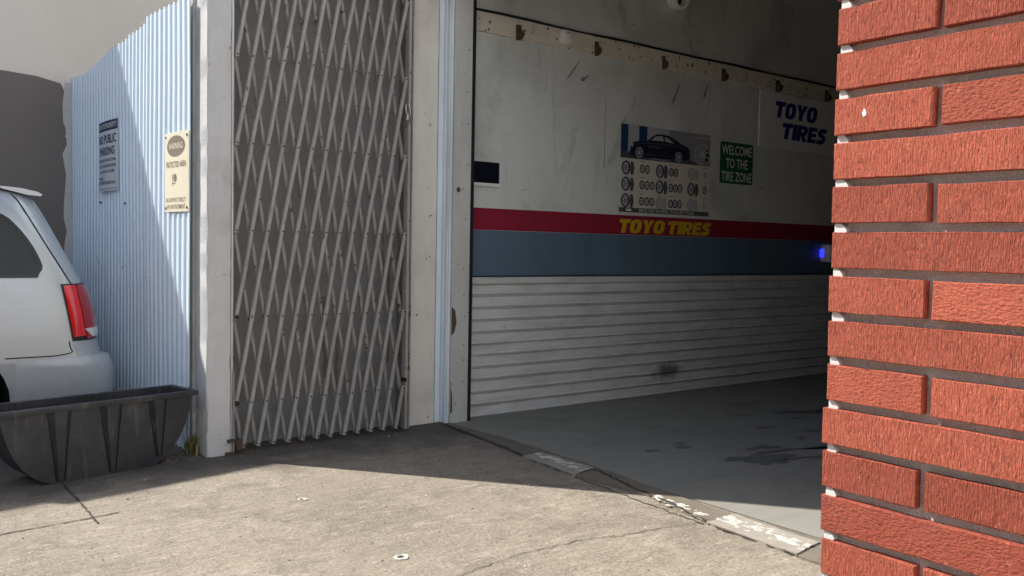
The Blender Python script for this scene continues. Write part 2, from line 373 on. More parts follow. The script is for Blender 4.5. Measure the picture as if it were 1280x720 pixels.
def tub_mat():
    n = N('scuffed_black_plastic')
    c = n.mix(n.noise(7, 5), (.020,.022,.027), (.036,.039,.046))
    c = n.mix(n.ramp(n.noise(4.5, 7, .68, aniso=(1,1,.8), dist=.5), [(.47, 0.), (.74, .6)]), c, (.085,.083,.083))
    c = n.mix(n.ramp(n.noise(1, 5, .6, aniso=(22,22,3)), [(.56, 0.), (.70, .5)]), c, (.12,.118,.115))
    return n.done(c, n.ramp(n.noise(7, 5), [(.3, .35), (.7, .6)]), n.bump(n.noise(26, 5), .2, .005), 0, .5)
M['tub'] = tub_mat()
M['brass'] = plain('brushed_padlock_steel', (.45,.45,.46), .35, .7)
M['chrome'] = plain('polished_shackle', (.7,.7,.72), .2, 1)
M['weed'] = plain('dry_yellow_grass', (.26,.22,.075), .8, var=.35, scale=60)
M['weedg'] = plain('dull_green_leaf', (.09,.11,.03), .7, var=.35, scale=60)
M['pebble'] = plain('mixed_grit', (.17,.15,.13), .9, var=.6, scale=7)
M['pebblew'] = plain('pale_grit', (.55,.52,.47), .9, var=.2, scale=9)
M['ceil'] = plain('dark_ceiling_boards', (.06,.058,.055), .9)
M['roof'] = plain('grey_roof_felt', (.14,.135,.13), .9)
def led():
    n = N('blue_light'); n.p.inputs['Emission Color'].default_value = (.02,.03,1,1); n.p.inputs['Emission Strength'].default_value = 1.6
    return n.done((.01,.01,.2), .4)
M['led'] = led()

# ------------------------------------------------------------------ the setting: ground, garage floor, threshold
def flat(name, pts, z, mat, thick=0, kind='structure', parent=None, jag=0, sub=0):
    if sub:
        q = []
        for i in range(len(pts)):
            a, b = Vector(pts[i]), Vector(pts[(i+1) % len(pts)]); k = max(1, int((b-a).length/sub))
            q += [tuple(a.lerp(b, t/k) + Vector((random.gauss(0, jag), random.gauss(0, jag)))) for t in range(k)]
        pts = q
    mb = MB()
    if thick: mb.prism(FLOOR, pts, z-thick, z)
    else: mb.add([(x, y, z) for x, y in pts], [list(range(len(pts)))])
    o = mb.build(name, mat, parent)
    if kind and parent is None: o['kind'] = kind
    return o
gm = MB(); xs = [-300, -60, -15, -6, -2, 0, 2, 4, 8, 14, 60, 300]
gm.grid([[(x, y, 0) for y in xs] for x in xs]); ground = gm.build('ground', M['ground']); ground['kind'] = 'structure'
def ribbon(pts, w, z, mat, name, parent, jag=.006, step=.03):
    c = []
    for a, b in zip(pts[:-1], pts[1:]):
        a, b = Vector(a), Vector(b); k = max(1, int((b-a).length/step))
        c += [a.lerp(b, t/k) + Vector((random.gauss(0, jag), random.gauss(0, jag))) for t in range(k)]
    c.append(Vector(pts[-1])); mb = MB(); vs = []
    for i, p in enumerate(c):
        d = (c[min(i+1, len(c)-1)] - c[max(i-1, 0)]); d = Vector((-d.y, d.x)).normalized()
        q = w*random.uniform(.45, 1.25)
        vs += [(p.x+d.x*q/2, p.y+d.y*q/2, z), (p.x-d.x*q/2, p.y-d.y*q/2, z)]
    mb.add(vs, [(2*i, 2*i+1, 2*i+3, 2*i+2) for i in range(len(c)-1)])
    return mb.build(name, mat, parent)
ribbon([(1.75,2.72),(1.93,2.98),(2.107,3.058),(2.277,3.09),(2.532,3.126),(2.812,3.109),(3.113,3.031),(3.319,3.011),(3.54,2.96)], .0055, .004, M['crack'], 'crack', ground, .006)
ribbon([(.30,4.70),(.617,4.731),(1.00,4.765),(1.16,4.79)], .012, .004, M['crack'], 'joint', ground, .002)
ribbon([(1.041,5.56),(1.036,5.1),(1.03,4.655)], .012, .0055, M['crack'], 'joint', ground, .002)
gf = flat('garage_floor', [(3.83,-2),(12,-2),(12,5.94),(3.83,5.94)], .004, M['floor']); gf['kind'] = 'structure'
for i, (x, y, sx, sy) in enumerate([(4.98,3.64,.26,.11),(5.28,3.86,.16,.04),(5.5,3.66,.5,.022),(5.33,3.47,.3,.03),(6.64,5.07,.14,.04),(6.62,4.62,.16,.05),(6.85,4.52,.22,.06),(7.1,4.4,.3,.07),(6.5,4.4,.1,.035),
                                    (4.79,4.18,.07,.022),(4.52,4.23,.07,.02),(4.87,4.28,.05,.02),(5.9,4.3,.1,.03),(6.1,4.0,.09,.025),(5.8,3.9,.07,.02),(6.2,4.75,.08,.03)]):
    a0 = random.random()*6; pts = []
    for k in range(40):
        t = 2*math.pi*k/40; r = 1+.28*math.sin(3*t+a0)+.2*math.sin(5*t+2*a0)+.14*math.sin(9*t+a0)+random.gauss(0, .13)
        pts.append((x+sx*r*math.cos(t)*.8+sy*.3*r*math.sin(t), y-.25*sx*math.cos(t)+sy*r*math.sin(t)))
    flat('oil_stain', pts, .008, M['stain'], 0, None, gf)
outer = [(3.785,5.78),(3.785,5.665),(3.73,5.075),(3.665,4.601),(3.61,4.2),(3.63,3.75),(3.674,3.466),(3.62,3.2),(3.555,2.93),(3.53,2.6),(3.5,2.366),(3.5,1.2),(3.5,-2)]
inner = [(3.84,-2),(3.80,1.5),(3.793,2.422),(3.775,2.99),(3.80,3.338),(3.868,4.121),(3.898,4.897),(3.866,5.662),(3.87,5.78)]
flat('threshold_strip', outer+inner, .012, M['strip'], .03, 'structure', None, .006, .08)
ribbon([(3.79,5.75),(3.785,5.665),(3.73,5.075),(3.66,4.601)], .022, .0155, M['crack'], 'joint', ground, .005)
ribbon([(3.81,4.03),(3.74,3.75),(3.674,3.466),(3.66,3.3),(3.55,2.94)], .020, .0155, M['crack'], 'joint', ground, .008)
ribbon([(3.60,4.01),(3.56,3.4),(3.53,2.93)], .010, .0035, M['crack'], 'joint', ground, .008)

def rubble(name, spots, mat, parent=None, kind='stuff', z0=0.0):
    mb = MB()
    for x, y, r in spots:
        n = 6; a0 = random.random()*6; h = r*random.uniform(.3, .7)*(.32 if mat is M['crust'] else 1)
        b = [(x+r*random.uniform(.6,1.2)*math.cos(a0+2*math.pi*k/n), y+r*random.uniform(.6,1.2)*math.sin(a0+2*math.pi*k/n), z0-.002) for k in range(n)]
        t = [(x+(p[0]-x)*.6, y+(p[1]-y)*.6, z0+h*random.uniform(.7,1.2)) for p in b]
        mb.add(b+t, [(k, (k+1) % n, n+(k+1) % n, n+k) for k in range(n)]+[list(range(n, 2*n))])
    o = mb.build(name, mat, parent, smooth=50)
    if kind: o['kind'] = kind
    return o
def plate(pts, label, crust_side, n):
    t = thing('cover_plate', label, 'cover plate', (sum(p[0] for p in pts)/4, sum(p[1] for p in pts)/4, 0), 'cover plates set in the garage threshold')
    mb = MB(); q = []
    for i in range(4):
        a, b = Vector(pts[i]), Vector(pts[(i+1) % 4]); k = max(2, int((b-a).length/.05))
        q += [tuple(a.lerp(b, s/k)+Vector((random.gauss(0,.003), random.gauss(0,.003)))) for s in range(k)]
    mb.prism(FLOOR, q, .0, .0185); mb.build('plate', M['plate'], t)
    ribbon([pts[0], pts[3], pts[2]], .016, .0135, M['crack'], 'joint', ground, .003); ribbon([pts[0], pts[1]], .010, .0135, M['crack'], 'joint', ground, .003)
    crust('plaster_crust', pts, crust_side, n, t)
    return t
def crust(name, pts, side, amt, parent, z0=.018, cell=.0055, spread=.36):
    from mathutils import noise
    a, b, c, d = [Vector(p) for p in pts]; nu = int((d-a).length/cell); nv = int((b-a).length/cell); mb = MB(); idx = {}; o3 = Vector((random.random()*9, random.random()*9, 3))
    def hgt(i, j):
        s_, w = i/nu, j/nv; p = a.lerp(d, s_).lerp(b.lerp(c, s_), w)
        f = noise.fractal(Vector((p.x*26, p.y*17, 0))+o3, 1.0, 2.1, 5) + amt - abs((w-side)/spread)**2*.75
        return p, f
    vs, fs, use = [], [], set()
    H_ = [[hgt(i, j) for j in range(nv+1)] for i in range(nu+1)]
    for i in range(nu):
        for j in range(nv):
            if H_[i][j][1]+H_[i+1][j+1][1]+H_[i+1][j][1]+H_[i][j+1][1] > 0:
                q = []
                for k in ((i, j), (i+1, j), (i+1, j+1), (i, j+1)):
                    if k not in idx:
                        p, f = H_[k[0]][k[1]]; idx[k] = len(vs)
                        vs.append((p.x+random.gauss(0, .0012), p.y+random.gauss(0, .0012), z0+max(-.0008, min(.006, f*.008))+random.gauss(0, .0006)))
                    q.append(idx[k])
                fs.append(q)
    mb.add(vs, fs); o = mb.build(name, M['crust'], parent, fix=False); o['kind'] = 'stuff'
    return o
plate([(3.636,4.56),(3.813,4.577),(3.822,4.067),(3.597,4.02)], 'worn dark plate set in the shaded part of the garage threshold', .62, .12)
plate([(3.532,2.914),(3.762,2.932),(3.742,2.398),(3.505,2.366)], 'sunlit plate crusted with white plaster in the threshold beside the brick wall', .58, .16)
crust('plaster_crust', [(3.61,3.46),(3.76,3.47),(3.66,2.95),(3.52,2.95)], .55, .02, None, .0115, .0045, .42)
# chipped patches with anchor holes in the yard
def anchor(x, y, r, label):
    t = thing('anchor_hole', label, 'hole', (x, y, 0), 'chipped anchor holes in the yard')
    pts = [(x+r*random.uniform(.7,1.2)*math.cos(2*math.pi*k/14)*1.15, y+r*random.uniform(.7,1.2)*math.sin(2*math.pi*k/14)*.9) for k in range(14)]
    MB().prism(FLOOR, pts, -.002, .005).build('patch', M['crust'], t)
    MB().disc(FLOOR, x-.006, y, r*.45, r*.42, .004, .0065, 12).build('hole', M['crack'], t)
anchor(2.017, 3.393, .036, 'small dark hole ringed by white plaster near the crack in the sunlit yard')
anchor(2.031, 4.48, .026, 'smaller pale chipped hole in the yard in front of the folding gate')
sp = []; sw = []
for i in range(230):
    x, y = random.uniform(.2, 3.6), random.uniform(2.2, 5.65); (sw if random.random() < .3 else sp).append((x, y, random.uniform(.003, .009)))
for i in range(90): sp.append((random.uniform(1.95, 3.85), random.gauss(5.62, .06), random.uniform(.004, .011)))
for i in range(60): sp.append((random.uniform(1.6, 1.95), random.gauss(5.75, .1), random.uniform(.004, .012)))
rubble('grit', sp, M['pebble']); rubble('pale_grit', sw, M['pebblew'])

# ------------------------------------------------------------------ rear beige building
rb = thing('rear_building', 'tall beige stucco building with dark grey painted lower wall behind the van', 'building', (-2, 9.5, 0))
YB = 8.75
RW = frame((0, YB, 0), (1,0,0), (0,0,1), (0,-1,0))
MB().prism(RW, [(-9.0,0),(6.0,0),(6.0,4.86),(.72,4.80),(.176,4.718),(-.366,4.631),(-.50,4.677),(-1.87,4.985),(-1.88,4.85),(-4.5,5.42),(-9.0,5.0)], -.28, 0).build('wall', M['beige'], rb)
MB().box((-9,YB+.29,3.9), (6,YB+4,4.05)).build('roof', M['roof'], rb)
pp = [(-8.9,.02),(1.67,.02)]
z = .05
while z < 2.74:
    pp.append((1.69+random.gauss(0,.013)-.02*(z > 2.6), z)); z += random.choice((.012, .02, .05, .09))
pp += [(1.64,2.79),(1.45,2.83),(1.2,2.845),(.8,2.835),(.2,2.84),(-1,2.84),(-8.9,2.84)]
MB().prism(RW, pp, -.004, .003).build('paint_patch', M['greypaint'], rb)
pl = [(1.60,.02),(1.78,.02),(1.78,2.80),(1.67,2.80)]
z = 2.7
while z > .1:
    pl.append((1.665+random.gauss(0,.013), z)); z -= random.uniform(.05, .16)
MB().prism(RW, pl, -.004, .0055).build('plaster_edge', M['paleplaster'], rb)

# ------------------------------------------------------------------ unseen building added behind the camera to bounce sunlight onto the gate side
ob = thing('bounce_building', 'white rendered building added unseen behind the camera to bounce light onto the gate', 'building', (2, -6, 0))
MB().box((-10, -13, 0), (14, -4.8, 14)).build('wall', M['render'], ob)
for i in range(7):
    x = -9.2+3.3*i
    f = MB().box((x, -4.8, 5.4), (x+1.2, -4.76, 6.6)).build('window', M['white'], ob); MB().box((x+.07, -4.759, 5.47), (x+1.13, -4.75, 6.53)).build('pane', M['glass'], f)
MB().box((-10.2, -13.2, 14.003), (14.2, -4.6, 14.15)).build('roof', M['roof'], ob)

lb_ = thing('sky_block_building', 'brown rendered building added unseen at the left to block low sky light', 'building', (-11, -2, 0))  # added out of view to cut low sky light on the fence
MB().box((-14, -16, 0), (-7.5, 4.5, 6.4)).build('wall', M['brownwall'], lb_)
MB().box((-14.2, -16.2, 6.403), (-7.3, 4.7, 6.55)).build('roof', M['roof'], lb_)
for i in range(4):
    f = MB().box((-7.5, -13+4*i, 1.2), (-7.46, -11.6+4*i, 2.5)).build('window', M['white'], lb_); MB().box((-7.459, -12.93+4*i, 1.27), (-7.45, -11.67+4*i, 2.43)).build('pane', M['glass'], f)

# ------------------------------------------------------------------ gate frontage and tire shop
fr = thing('gate_frontage', 'grey plastered frontage wall with white stucco pillars round the folding gate', 'wall', (2.8, 5.85, 0))
H = 5.35
def pillar_mesh(x0, y0, x1, y1, z1, chamfer=.006):
    mb = MB(); nz = 60; P = []
    for i in range(nz+1):
        zz = z1*i/nz*.6 if i < nz else z1
        if i < nz: zz = (i/nz)**1.1*3.6
        j = lambda k=.0022: random.gauss(0, k)*(2.2 if zz < .35 else 1)
        c = chamfer+abs(random.gauss(0, .0035))
        P.append([(x0+j()+c, y0+j(.001), zz), (x1-c+j(.001), y0+j(.001), zz), (x1, y0+c, zz), (x1, y1, zz), (x0, y1, zz), (x0+j(.001), y0+c+j(.001), zz)])
    mb.grid([[Vector(p) for p in row] for row in P], True); mb.add(P[-1], [list(range(6))]); return mb
MB().box((2.4, 5.2, 3.72), (3.84, 5.735, 3.86)).build('shade_canopy', M['brownwall'], fr)  # unseen slab added above the gate; blocks sky to darken its upper part
pillar_mesh(1.922, 5.715, 2.082, 6.02, H-.02).build('pillar', M['pillar'], fr, smooth=40)
pillar_mesh(3.53, 5.90, 3.79, 6.02, H-.02).build('pillar', M['pillar2'], fr, smooth=40)
bw = MB(); bw.box((2.085, 5.99, 0), (3.528, 6.2, H)); bwo = bw.build('back_wall', M['backing'], fr)
M['ruststain'] = weathered('brown_rust_stain', (.185,.15,.125), .9, .3, 20, (.2,.16,.13), .6, (1,1,.3), .3, .004, 60)
BF = frame((0, 5.99, 0), (1,0,0), (0,0,1), (0,-1,0))
for x, z0_, z1_, w in ((2.88,.42,1.02,.030),(2.98,.30,.95,.018),(3.42,.5,1.5,.02),(3.36,1.2,1.75,.012)):
    zz = [z0_+(z1_-z0_)*k/14 for k in range(15)]
    pts = [(x+w*random.uniform(.1,1), q) for q in zz] + [(x-w*random.uniform(.1,1), q) for q in zz[::-1]]
    MB().prism(BF, pts, -.002, .0012).build('rust_stain', M['ruststain'], fr)
MB().box((1.93, 5.74, 3.95), (3.84, 6.21, H+.03)).build('upper_wall', M['pillar'], fr)
MB().box((2.084, 5.722, 0), (2.094, 5.76, 3.94)).build('steel_trim', M['trim'], fr)
MB().box((2.094, 5.755, 0), (2.112, 5.98, 3.94)).build('gate_channel', M['gate_back'], fr)
MB().box((3.49, 5.86, 0), (3.527, 5.985, 3.94)).build('gate_channel', M['gate_back'], fr)

shop = thing('tire_shop', 'open garage bay of the tire shop with striped inner wall', 'building', (7.8, 4, 0))
WY = 5.94
WF = frame((0, WY, 0), (1,0,0), (0,0,1), (0,-1,0))
MB().box((3.80, WY, 0), (12, 6.25, 5.4)).build('side_wall', M['wall'], shop)
MB().box((12, -2, 0), (12.2, 6.25, 5.4)).build('rear_wall', M['ceil'], shop)
MB().box((3.85, -2.2, 0), (12.2, -2, 5.4)).build('side_wall', M['ceil'], shop)
MB().box((3.86, -2, 4.75), (12, WY-.003, 4.9)).build('ceiling', M['ceil'], shop)
MB().box((3.85, 1.7, 3.42), (4.06, WY-.004, 5.4)).build('front_wall', M['pillar2'], shop)
MB().box((3.85, -2, 0), (4.06, 1.697, 5.4)).build('front_wall', M['pillar2'], shop)
# red and blue painted bands: individual thin boards
MB().plate(WF, 4.118, 1.546, 11.9, 1.726, -.002, .004).build('red_band', M['red'], shop)
MB().plate(WF, 4.118, 1.161, 11.9, 1.543, -.002, .004).build('blue_band', M['blue'], shop)
# door jamb boards
jm = MB()
jm.box((3.842, 5.80, 0), (3.862, 5.938, 3.40)); jm.build('jamb_board', M['jamb'], shop, bevel=.002)
MB().box((3.866, 5.788, 0), (4.032, 5.938, 3.41)).build('jamb_post', M['jamb2'], shop, bevel=.002)
MB().box((3.836, 5.868, .0), (3.8415, 5.90, 3.40)).build('jamb_bead', M['jamb'], shop)
MB().box((3.796, 5.905, .0), (3.8405, 5.95, 3.40)).build('jamb_bead', M['jamb'], shop)
MB().box((3.836, 5.815, .0), (3.8412, 5.83, 3.40)).build('jamb_bead', M['jamb'], shop)
MB().box((4.034, 5.80, 0), (4.072, 5.937, 3.40)).build('door_seal', M['black'], shop)
trk = MB(); trk.box((4.074, 5.868, 0), (4.079, 5.937, 3.40)); trk.box((4.10, 5.868, 0), (4.105, 5.937, 3.40)); trk.box((4.081, 5.92, 0), (4.099, 5.936, 3.40))
trk.build('door_track', M['steel'], shop)
JF = frame((0, 5.788, 0), (1,0,0), (0,0,1), (0,-1,0))
MB().disc(JF, 3.915, 1.85, .018, .021, -.001, .003, 14).build('rust_spot', M['rust'], shop)
sm = MB()
for zz in (.33,.50,.62,.85,1.02,1.23,1.62,2.05,2.37,2.62,2.95): sm.disc(JF, 3.985+random.gauss(0,.008), zz, .005, .005, -.001, .003, 8)
so_ = sm.build('screws', M['rivet'], shop); so_['kind'] = 'stuff'
MB().prism(JF, [(3.868,.70),(3.895,.73),(3.915,.80),(3.90,.90),(3.868,.93)], -.002, .003).build('rust_spot', M['rust'], shop)
MB().prism(JF, [(3.868,.08),(3.885,.10),(3.88,.24),(3.868,.30)], -.002, .003).build('rust_spot', M['rust'], shop)
# thin vertical plaster crack on the side wall
MB().prism(WF, [(5.618,2.14),(5.624,2.14),(5.622,2.78),(5.618,2.78)], -.002, .0015).build('plaster_crack', M['stain'], shop)
MB().box((4.12, WY-.034, 1.158), (11.9, WY-.0045, 1.166)).build('trim_ledge', M['black'], shop)
# scuffs and old tape marks on the wall
for (u, v, a, L, w) in [(5.22,2.98,.9,.26,.03),(6.56,2.93,1.1,.26,.05),(5.36,2.93,.5,.12,.06),(7.0,3.02,1.2,.2,.05),(7.95,2.1,.1,.10,.02),(4.7,1.9,.2,.1,.008),(6.78,3.62,.1,.09,.014),(5.95,3.5,.1,.08,.016)]:
    c, s = math.cos(a), math.sin(a)
    pts = [(u+c*t*L/2-s*q*w/2*random.uniform(.3,1), v+s*t*L/2+c*q*w/2*random.uniform(.3,1)) for t, q in ((-1,0),(-.5,-1),(.2,-.8),(1,-.2),(.9,.3),(.1,.6),(-.5,.8))]
    n_ = 'scuff_mark'
    MB().prism(WF, pts, -.002, .001).build(n_, M.setdefault('scuff', plain('wall_scuff', (.25,.25,.235), .7, var=.3, scale=30)), shop)

# ------------------------------------------------------------------ roller shutter along the shop's side wall
rs = thing('roller_shutter', 'closed grey roller shutter with dirty slats below the blue wall band', 'shutter', (7.8, 5.93, 0))
def extrude_x(prof, x0, x1, name, mat, parent, smooth=40):
    mb = MB(); mb.grid([[Vector((x, y, zz)) for y, zz in prof] for x in (x0, x1)], True)
    n = len(prof); mb.add([Vector((x0, y, zz)) for y, zz in prof], [list(range(n))]); mb.add([Vector((x1, y, zz)) for y, zz in prof], [list(range(n))])
    return mb.build(name, mat, parent, smooth)
zs = [1.093, .990, .888, .786, .685, .594, .497, .394, .288, .184, .084]
hb = .1
proto = {}
for sx, (x0, x1) in enumerate(((4.125, 7.478), (7.482, 11.9))):
    y = WY-.006
    extrude_x([(y, 1.097), (y-.022, 1.097), (y-.028, 1.104), (y-.028, 1.148), (y-.02, 1.157), (y, 1.157)], x0, x1, 'head_rail', M['shutter'], rs)
    for i in range(11):
        zt = zs[i]; zb = (zs[i+1] if i < 10 else -.016)
        key = (sx,)
        if key not in proto:
            prof = [(y, -.0005), (y-.003, -.001), (y-.008, -.010), (y-.015, -.028), (y-.019, -.050), (y-.020, -.062), (y-.031, -.068), (y-.034, -.074), (y-.031, -.079), (y-.003, -.080), (y, -.099)]
            o = extrude_x([(a, b+1.093) for a, b in prof], x0, x1, 'slat', M['shutter'], rs, 35); proto[key] = o
        else:
            s0 = proto[key]; o = s0.copy(); COL.objects.link(o); o.parent = rs
            o.location = s0.location + Vector((0, 0, zt-1.093))
    extrude_x([(y, .004), (y-.03, .004), (y-.03, .010), (y-.006, .014), (y, .014)], x0, x1, 'bottom_bar', M['black'], rs)
SMUDGE = 1
SF = frame((0, WY-.0255, 0), (1,0,0), (0,0,1), (0,-1,0))

# ------------------------------------------------------------------ rail, fittings and signs on the side wall
rl = thing('wall_rail', 'long cream painted timber rail high on the garage wall', 'rail', (7.8, 5.92, 3.15))
MB().plate(WF, 4.13, 3.152, 11.9, 3.308, -.002, .028).build('board', M['rail'], rl, bevel=.003)
nl = MB()
RF = frame((0, WY-.028, 0), (1,0,0), (0,0,1), (0,-1,0))
for i in range(46): nl.disc(RF, random.uniform(4.2, 9.6), random.choice((3.185, 3.22, 3.28))+random.gauss(0,.01), random.uniform(.004,.010), random.uniform(.006,.018), -.001, .002, 7)
no_ = nl.build('nails', M['rust'], rl); no_['kind'] = 'stuff'
MB().tube([(4.13+.3*i, WY-.012+.004*math.sin(i*2.1), 3.324+.006*math.sin(i*1.3)) for i in range(26)], .010, 6).build('cable', M['black'])
o = bpy.data.objects['cable']; tag(o, 'thin dark cable running along the top of the cream wall rail', 'cable')
pos = ['nearest the doorway, left of the white sensor', 'just right of the white sensor', 'above the left part of the wheel poster', 'above the green welcome sign', 'above the left corner of the white tire board', 'above the right end of the white tire board']
for (x, w), p in zip([(4.578,.085),(5.467,.07),(6.342,.06),(7.23,.09),(8.135,.11),(9.051,.10)], pos):
    b = thing('wall_bracket', 'small rusty bracket on the cream rail, '+p, 'bracket', (x, WY-.03, 3.16), 'rusty brackets along the cream rail')
    MB().plate(RF, x-w*.32, 3.135, x+w*.32, 3.262, .0005, .008).build('back_plate', M['rust'], b, bevel=.002)
    MB().prism(RF, [(x-w*.2,3.14),(x+w*.2,3.14),(x+w*.5,3.19),(x+w*.15,3.215),(x-w*.2,3.21)], .0085, .042).build('hook', M['rust'], b, bevel=.003)
sn = thing('wall_sensor', 'small white rounded sensor box mounted on the cream rail', 'sensor', (5.066, WY-.06, 3.17))
MB().box((5.012, WY-.105, 3.168), (5.119, WY-.030, 3.290)).build('housing', M['white'], sn, smooth=40, bevel=.02)
MB().plate(frame((0, WY-.105, 0), (1,0,0), (0,0,1), (0,-1,0)), 5.045, 3.262, 5.085, 3.268, -.001, .001).build('slot', M['trimblack'], sn)
vt = thing('wall_spout', 'white round pipe fitting with dark hole high on the garage wall', 'pipe', (6.47, WY-.05, 3.72))
vm = MB()
def rev(mb, c, ax, prof, n=20):
    ax = Vector(ax).normalized(); a = ax.cross(Vector((0,0,1))).normalized(); b = ax.cross(a); c = Vector(c)
    mb.grid([[c+ax*d+(a*math.cos(2*math.pi*k/n)+b*math.sin(2*math.pi*k/n))*r for k in range(n)] for d, r in prof], True); return mb
AX = (-.25, -.92, -.30)
rev(vm, (6.50, WY, 3.83), AX, [(-.03,.11),(.03,.10),(.06,.085),(.13,.085),(.15,.080),(.152,.055),(.06,.048)]); vm.build('collar', M['white'], vt, smooth=40)
vi = MB(); rev(vi, (6.50, WY, 3.83), AX, [(.07,.0475),(.065,.001)]); vi.build('hole', M['black'], vt)
pq = thing('wall_plaque', 'small near-black plaque with white lower edge beside the door track', 'plaque', (4.28, WY-.01, 1.9))
MB().plate(WF, 4.15, 1.932, 4.416, 2.104, .0, .014).build('panel', M['plaque'], pq, bevel=.002)
MB().plate(WF, 4.148, 1.905, 4.420, 1.930, .0, .024).build('ledge', M['white'], pq)
bx = thing('wall_box', 'white box with blue light low on the dark end of the striped wall', 'box', (9.16, WY-.05, 1.3))
MB().box((9.07, WY-.13, 1.30), (9.42, WY-.0045, 1.505)).build('housing', M['white'], bx, bevel=.02, smooth=40)
MB().box((9.058, WY-.05, 1.36), (9.067, WY-.006, 1.45)).build('indicator_light', M['led'], bx)

ws = thing('welcome_sign', 'small green sign reading WELCOME TO THE TIRE ZONE', 'sign', (7.51, WY-.005, 2.11))
def rrect(u0, v0, u1, v1, r, n=5):
    pts = []
    for cx, cy, a in ((u1-r, v1-r, 0), (u0+r, v1-r, 90), (u0+r, v0+r, 180), (u1-r, v0+r, 270)):
        pts += [(cx+r*math.cos(R(a+90*k/n)), cy+r*math.sin(R(a+90*k/n))) for k in range(n+1)]
    return pts
MB().prism(WF, rrect(7.248, 2.110, 7.779, 2.535, .025), 0, .006).build('panel', M['green'], ws)
for s, v0, v1, u0, u1 in (('WELCOME', 2.405, 2.505, 7.27, 7.755), ('TO THE', 2.268, 2.368, 7.335, 7.69), ('TIRE ZONE', 2.133, 2.233, 7.268, 7.76)):
    text(WF, s, u0, v0, u1, v1, .006, M['offwhite'], ws, bold=.012)
tb = thing('tire_board', 'white board with bold blue TOYO TIRES lettering under the cream rail', 'sign', (8.58, WY-.01, 2.53))
MB().prism(WF, [(7.866,2.534),(9.285,2.542),(9.292,3.135),(7.866,3.132)], 0.0, .010).build('panel', M['offwhite'], tb)
heavy(WF, 'TOYO', 8.108, 2.872, 8.925, 3.047, .010, M['bluelogo'], tb)
heavy(WF, 'TIRES', 8.240, 2.648, 9.122, 2.823, .010, M['bluelogo'], tb)
TF = frame((0, WY-.010, 0), (1,0,0), (0,0,1), (0,-1,0))
tp = MB(); MB().prism(TF, [(7.9,3.045),(8.02,3.075),(8.09,3.06),(8.13,3.02),(8.10,3.05),(8.02,3.062)], 0, .001).build('torn_tape', M['white'], tb); tp.prism(TF, [(8.66,3.06),(8.74,3.05),(8.77,2.96),(8.75,3.03),(8.68,3.045)], 0, .001)
tp.build('torn_tape', M['white'], tb)
st = thing('wall_lettering', 'yellow slanted TOYO TIRES lettering on the red wall band', 'lettering', (6.47, WY-.006, 1.55))
for s, u0, u1 in (('TOYO', 5.806, 6.455), ('TIRES', 6.465, 7.14)):
    heavy(WF, s, u0, 1.562, u1, 1.690, .0042, M['yellow'], st)

po = thing('wheel_poster', 'poster with a dark car above rows of wheels on the garage wall', 'poster', (6.45, WY-.005, 1.75))
MB().plate(WF, 5.818, 1.754, 7.09, 2.578, 0, .002).build('sheet', M['paper'], po)
PF = lambda d: (lambda u, v, dd=0: WF(u, v, d+dd))
def pm(name, mat, d, fn):
    mb = MB(); fn(mb, PF(d)); return mb.build(name, mat, po)
pm('photo', M['photo_grey'], .0022, lambda m, F: m.plate(F, 5.822, 2.260, 7.088, 2.576, 0, .0008))
for a, b in (((5.925, 2.32), (6.06, 2.574)), ((6.175, 2.36), (6.47, 2.574))):
    pm('photo_wall', M['photo_light'], .0032, lambda m, F: m.plate(F, *a, *b, 0, .0006))
for a, b in (((5.824, 2.325), (5.915, 2.574)), ((6.062, 2.40), (6.17, 2.574))):
    pm('photo_panel', M['photo_blue'], .0034, lambda m, F: m.plate(F, *a, *b, 0, .0006))
pm('photo_floor', M['photo_mid'], .0034, lambda m, F: m.prism(F, [(5.822,2.262),(7.088,2.262),(6.9,2.275),(6.76,2.315),(5.822,2.325)], 0, .0006))
def carsil(m, F):
    m.prism(F, [(5.935,2.295),(5.95,2.37),(5.985,2.415),(6.03,2.428),(6.12,2.435),(6.17,2.44),(6.24,2.488),(6.30,2.515),(6.40,2.522),(6.50,2.508),(6.58,2.478),(6.66,2.445),(6.74,2.43),(6.775,2.40),(6.782,2.34),(6.77,2.305),(6.70,2.296),(6.2,2.285),(6.0,2.283)], 0, .0006)
pm('car_picture', M['photo_dark'], .0044, carsil)
def carwin(m, F):
    for p in ([(6.225,2.452),(6.275,2.488),(6.33,2.502),(6.385,2.503),(6.40,2.456)], [(6.42,2.456),(6.41,2.495),(6.45,2.492),(6.52,2.462),(6.545,2.447)], [(5.957,2.375),(5.975,2.40),(5.99,2.40),(5.978,2.37)]):
        MB().prism(F, p, 0, .0004).build('car_glass', M['photo_light'], po)
carwin(None, PF(.0052))
def spokes(m, F, cu, cv, r, n, w, d0=0, d1=.0006, rin=.16):
    for k in range(n):
        a = 2*math.pi*k/n+.3; c, s = math.cos(a), math.sin(a)
        m.prism(F, [(cu+c*r*rin-s*w, cv+s*r*rin+c*w), (cu+c*r-s*w*.8, cv+s*r+c*w*.8), (cu+c*r+s*w*.8, cv+s*r-c*w*.8), (cu+c*r*rin+s*w, cv+s*r*rin-c*w)], d0, d1)
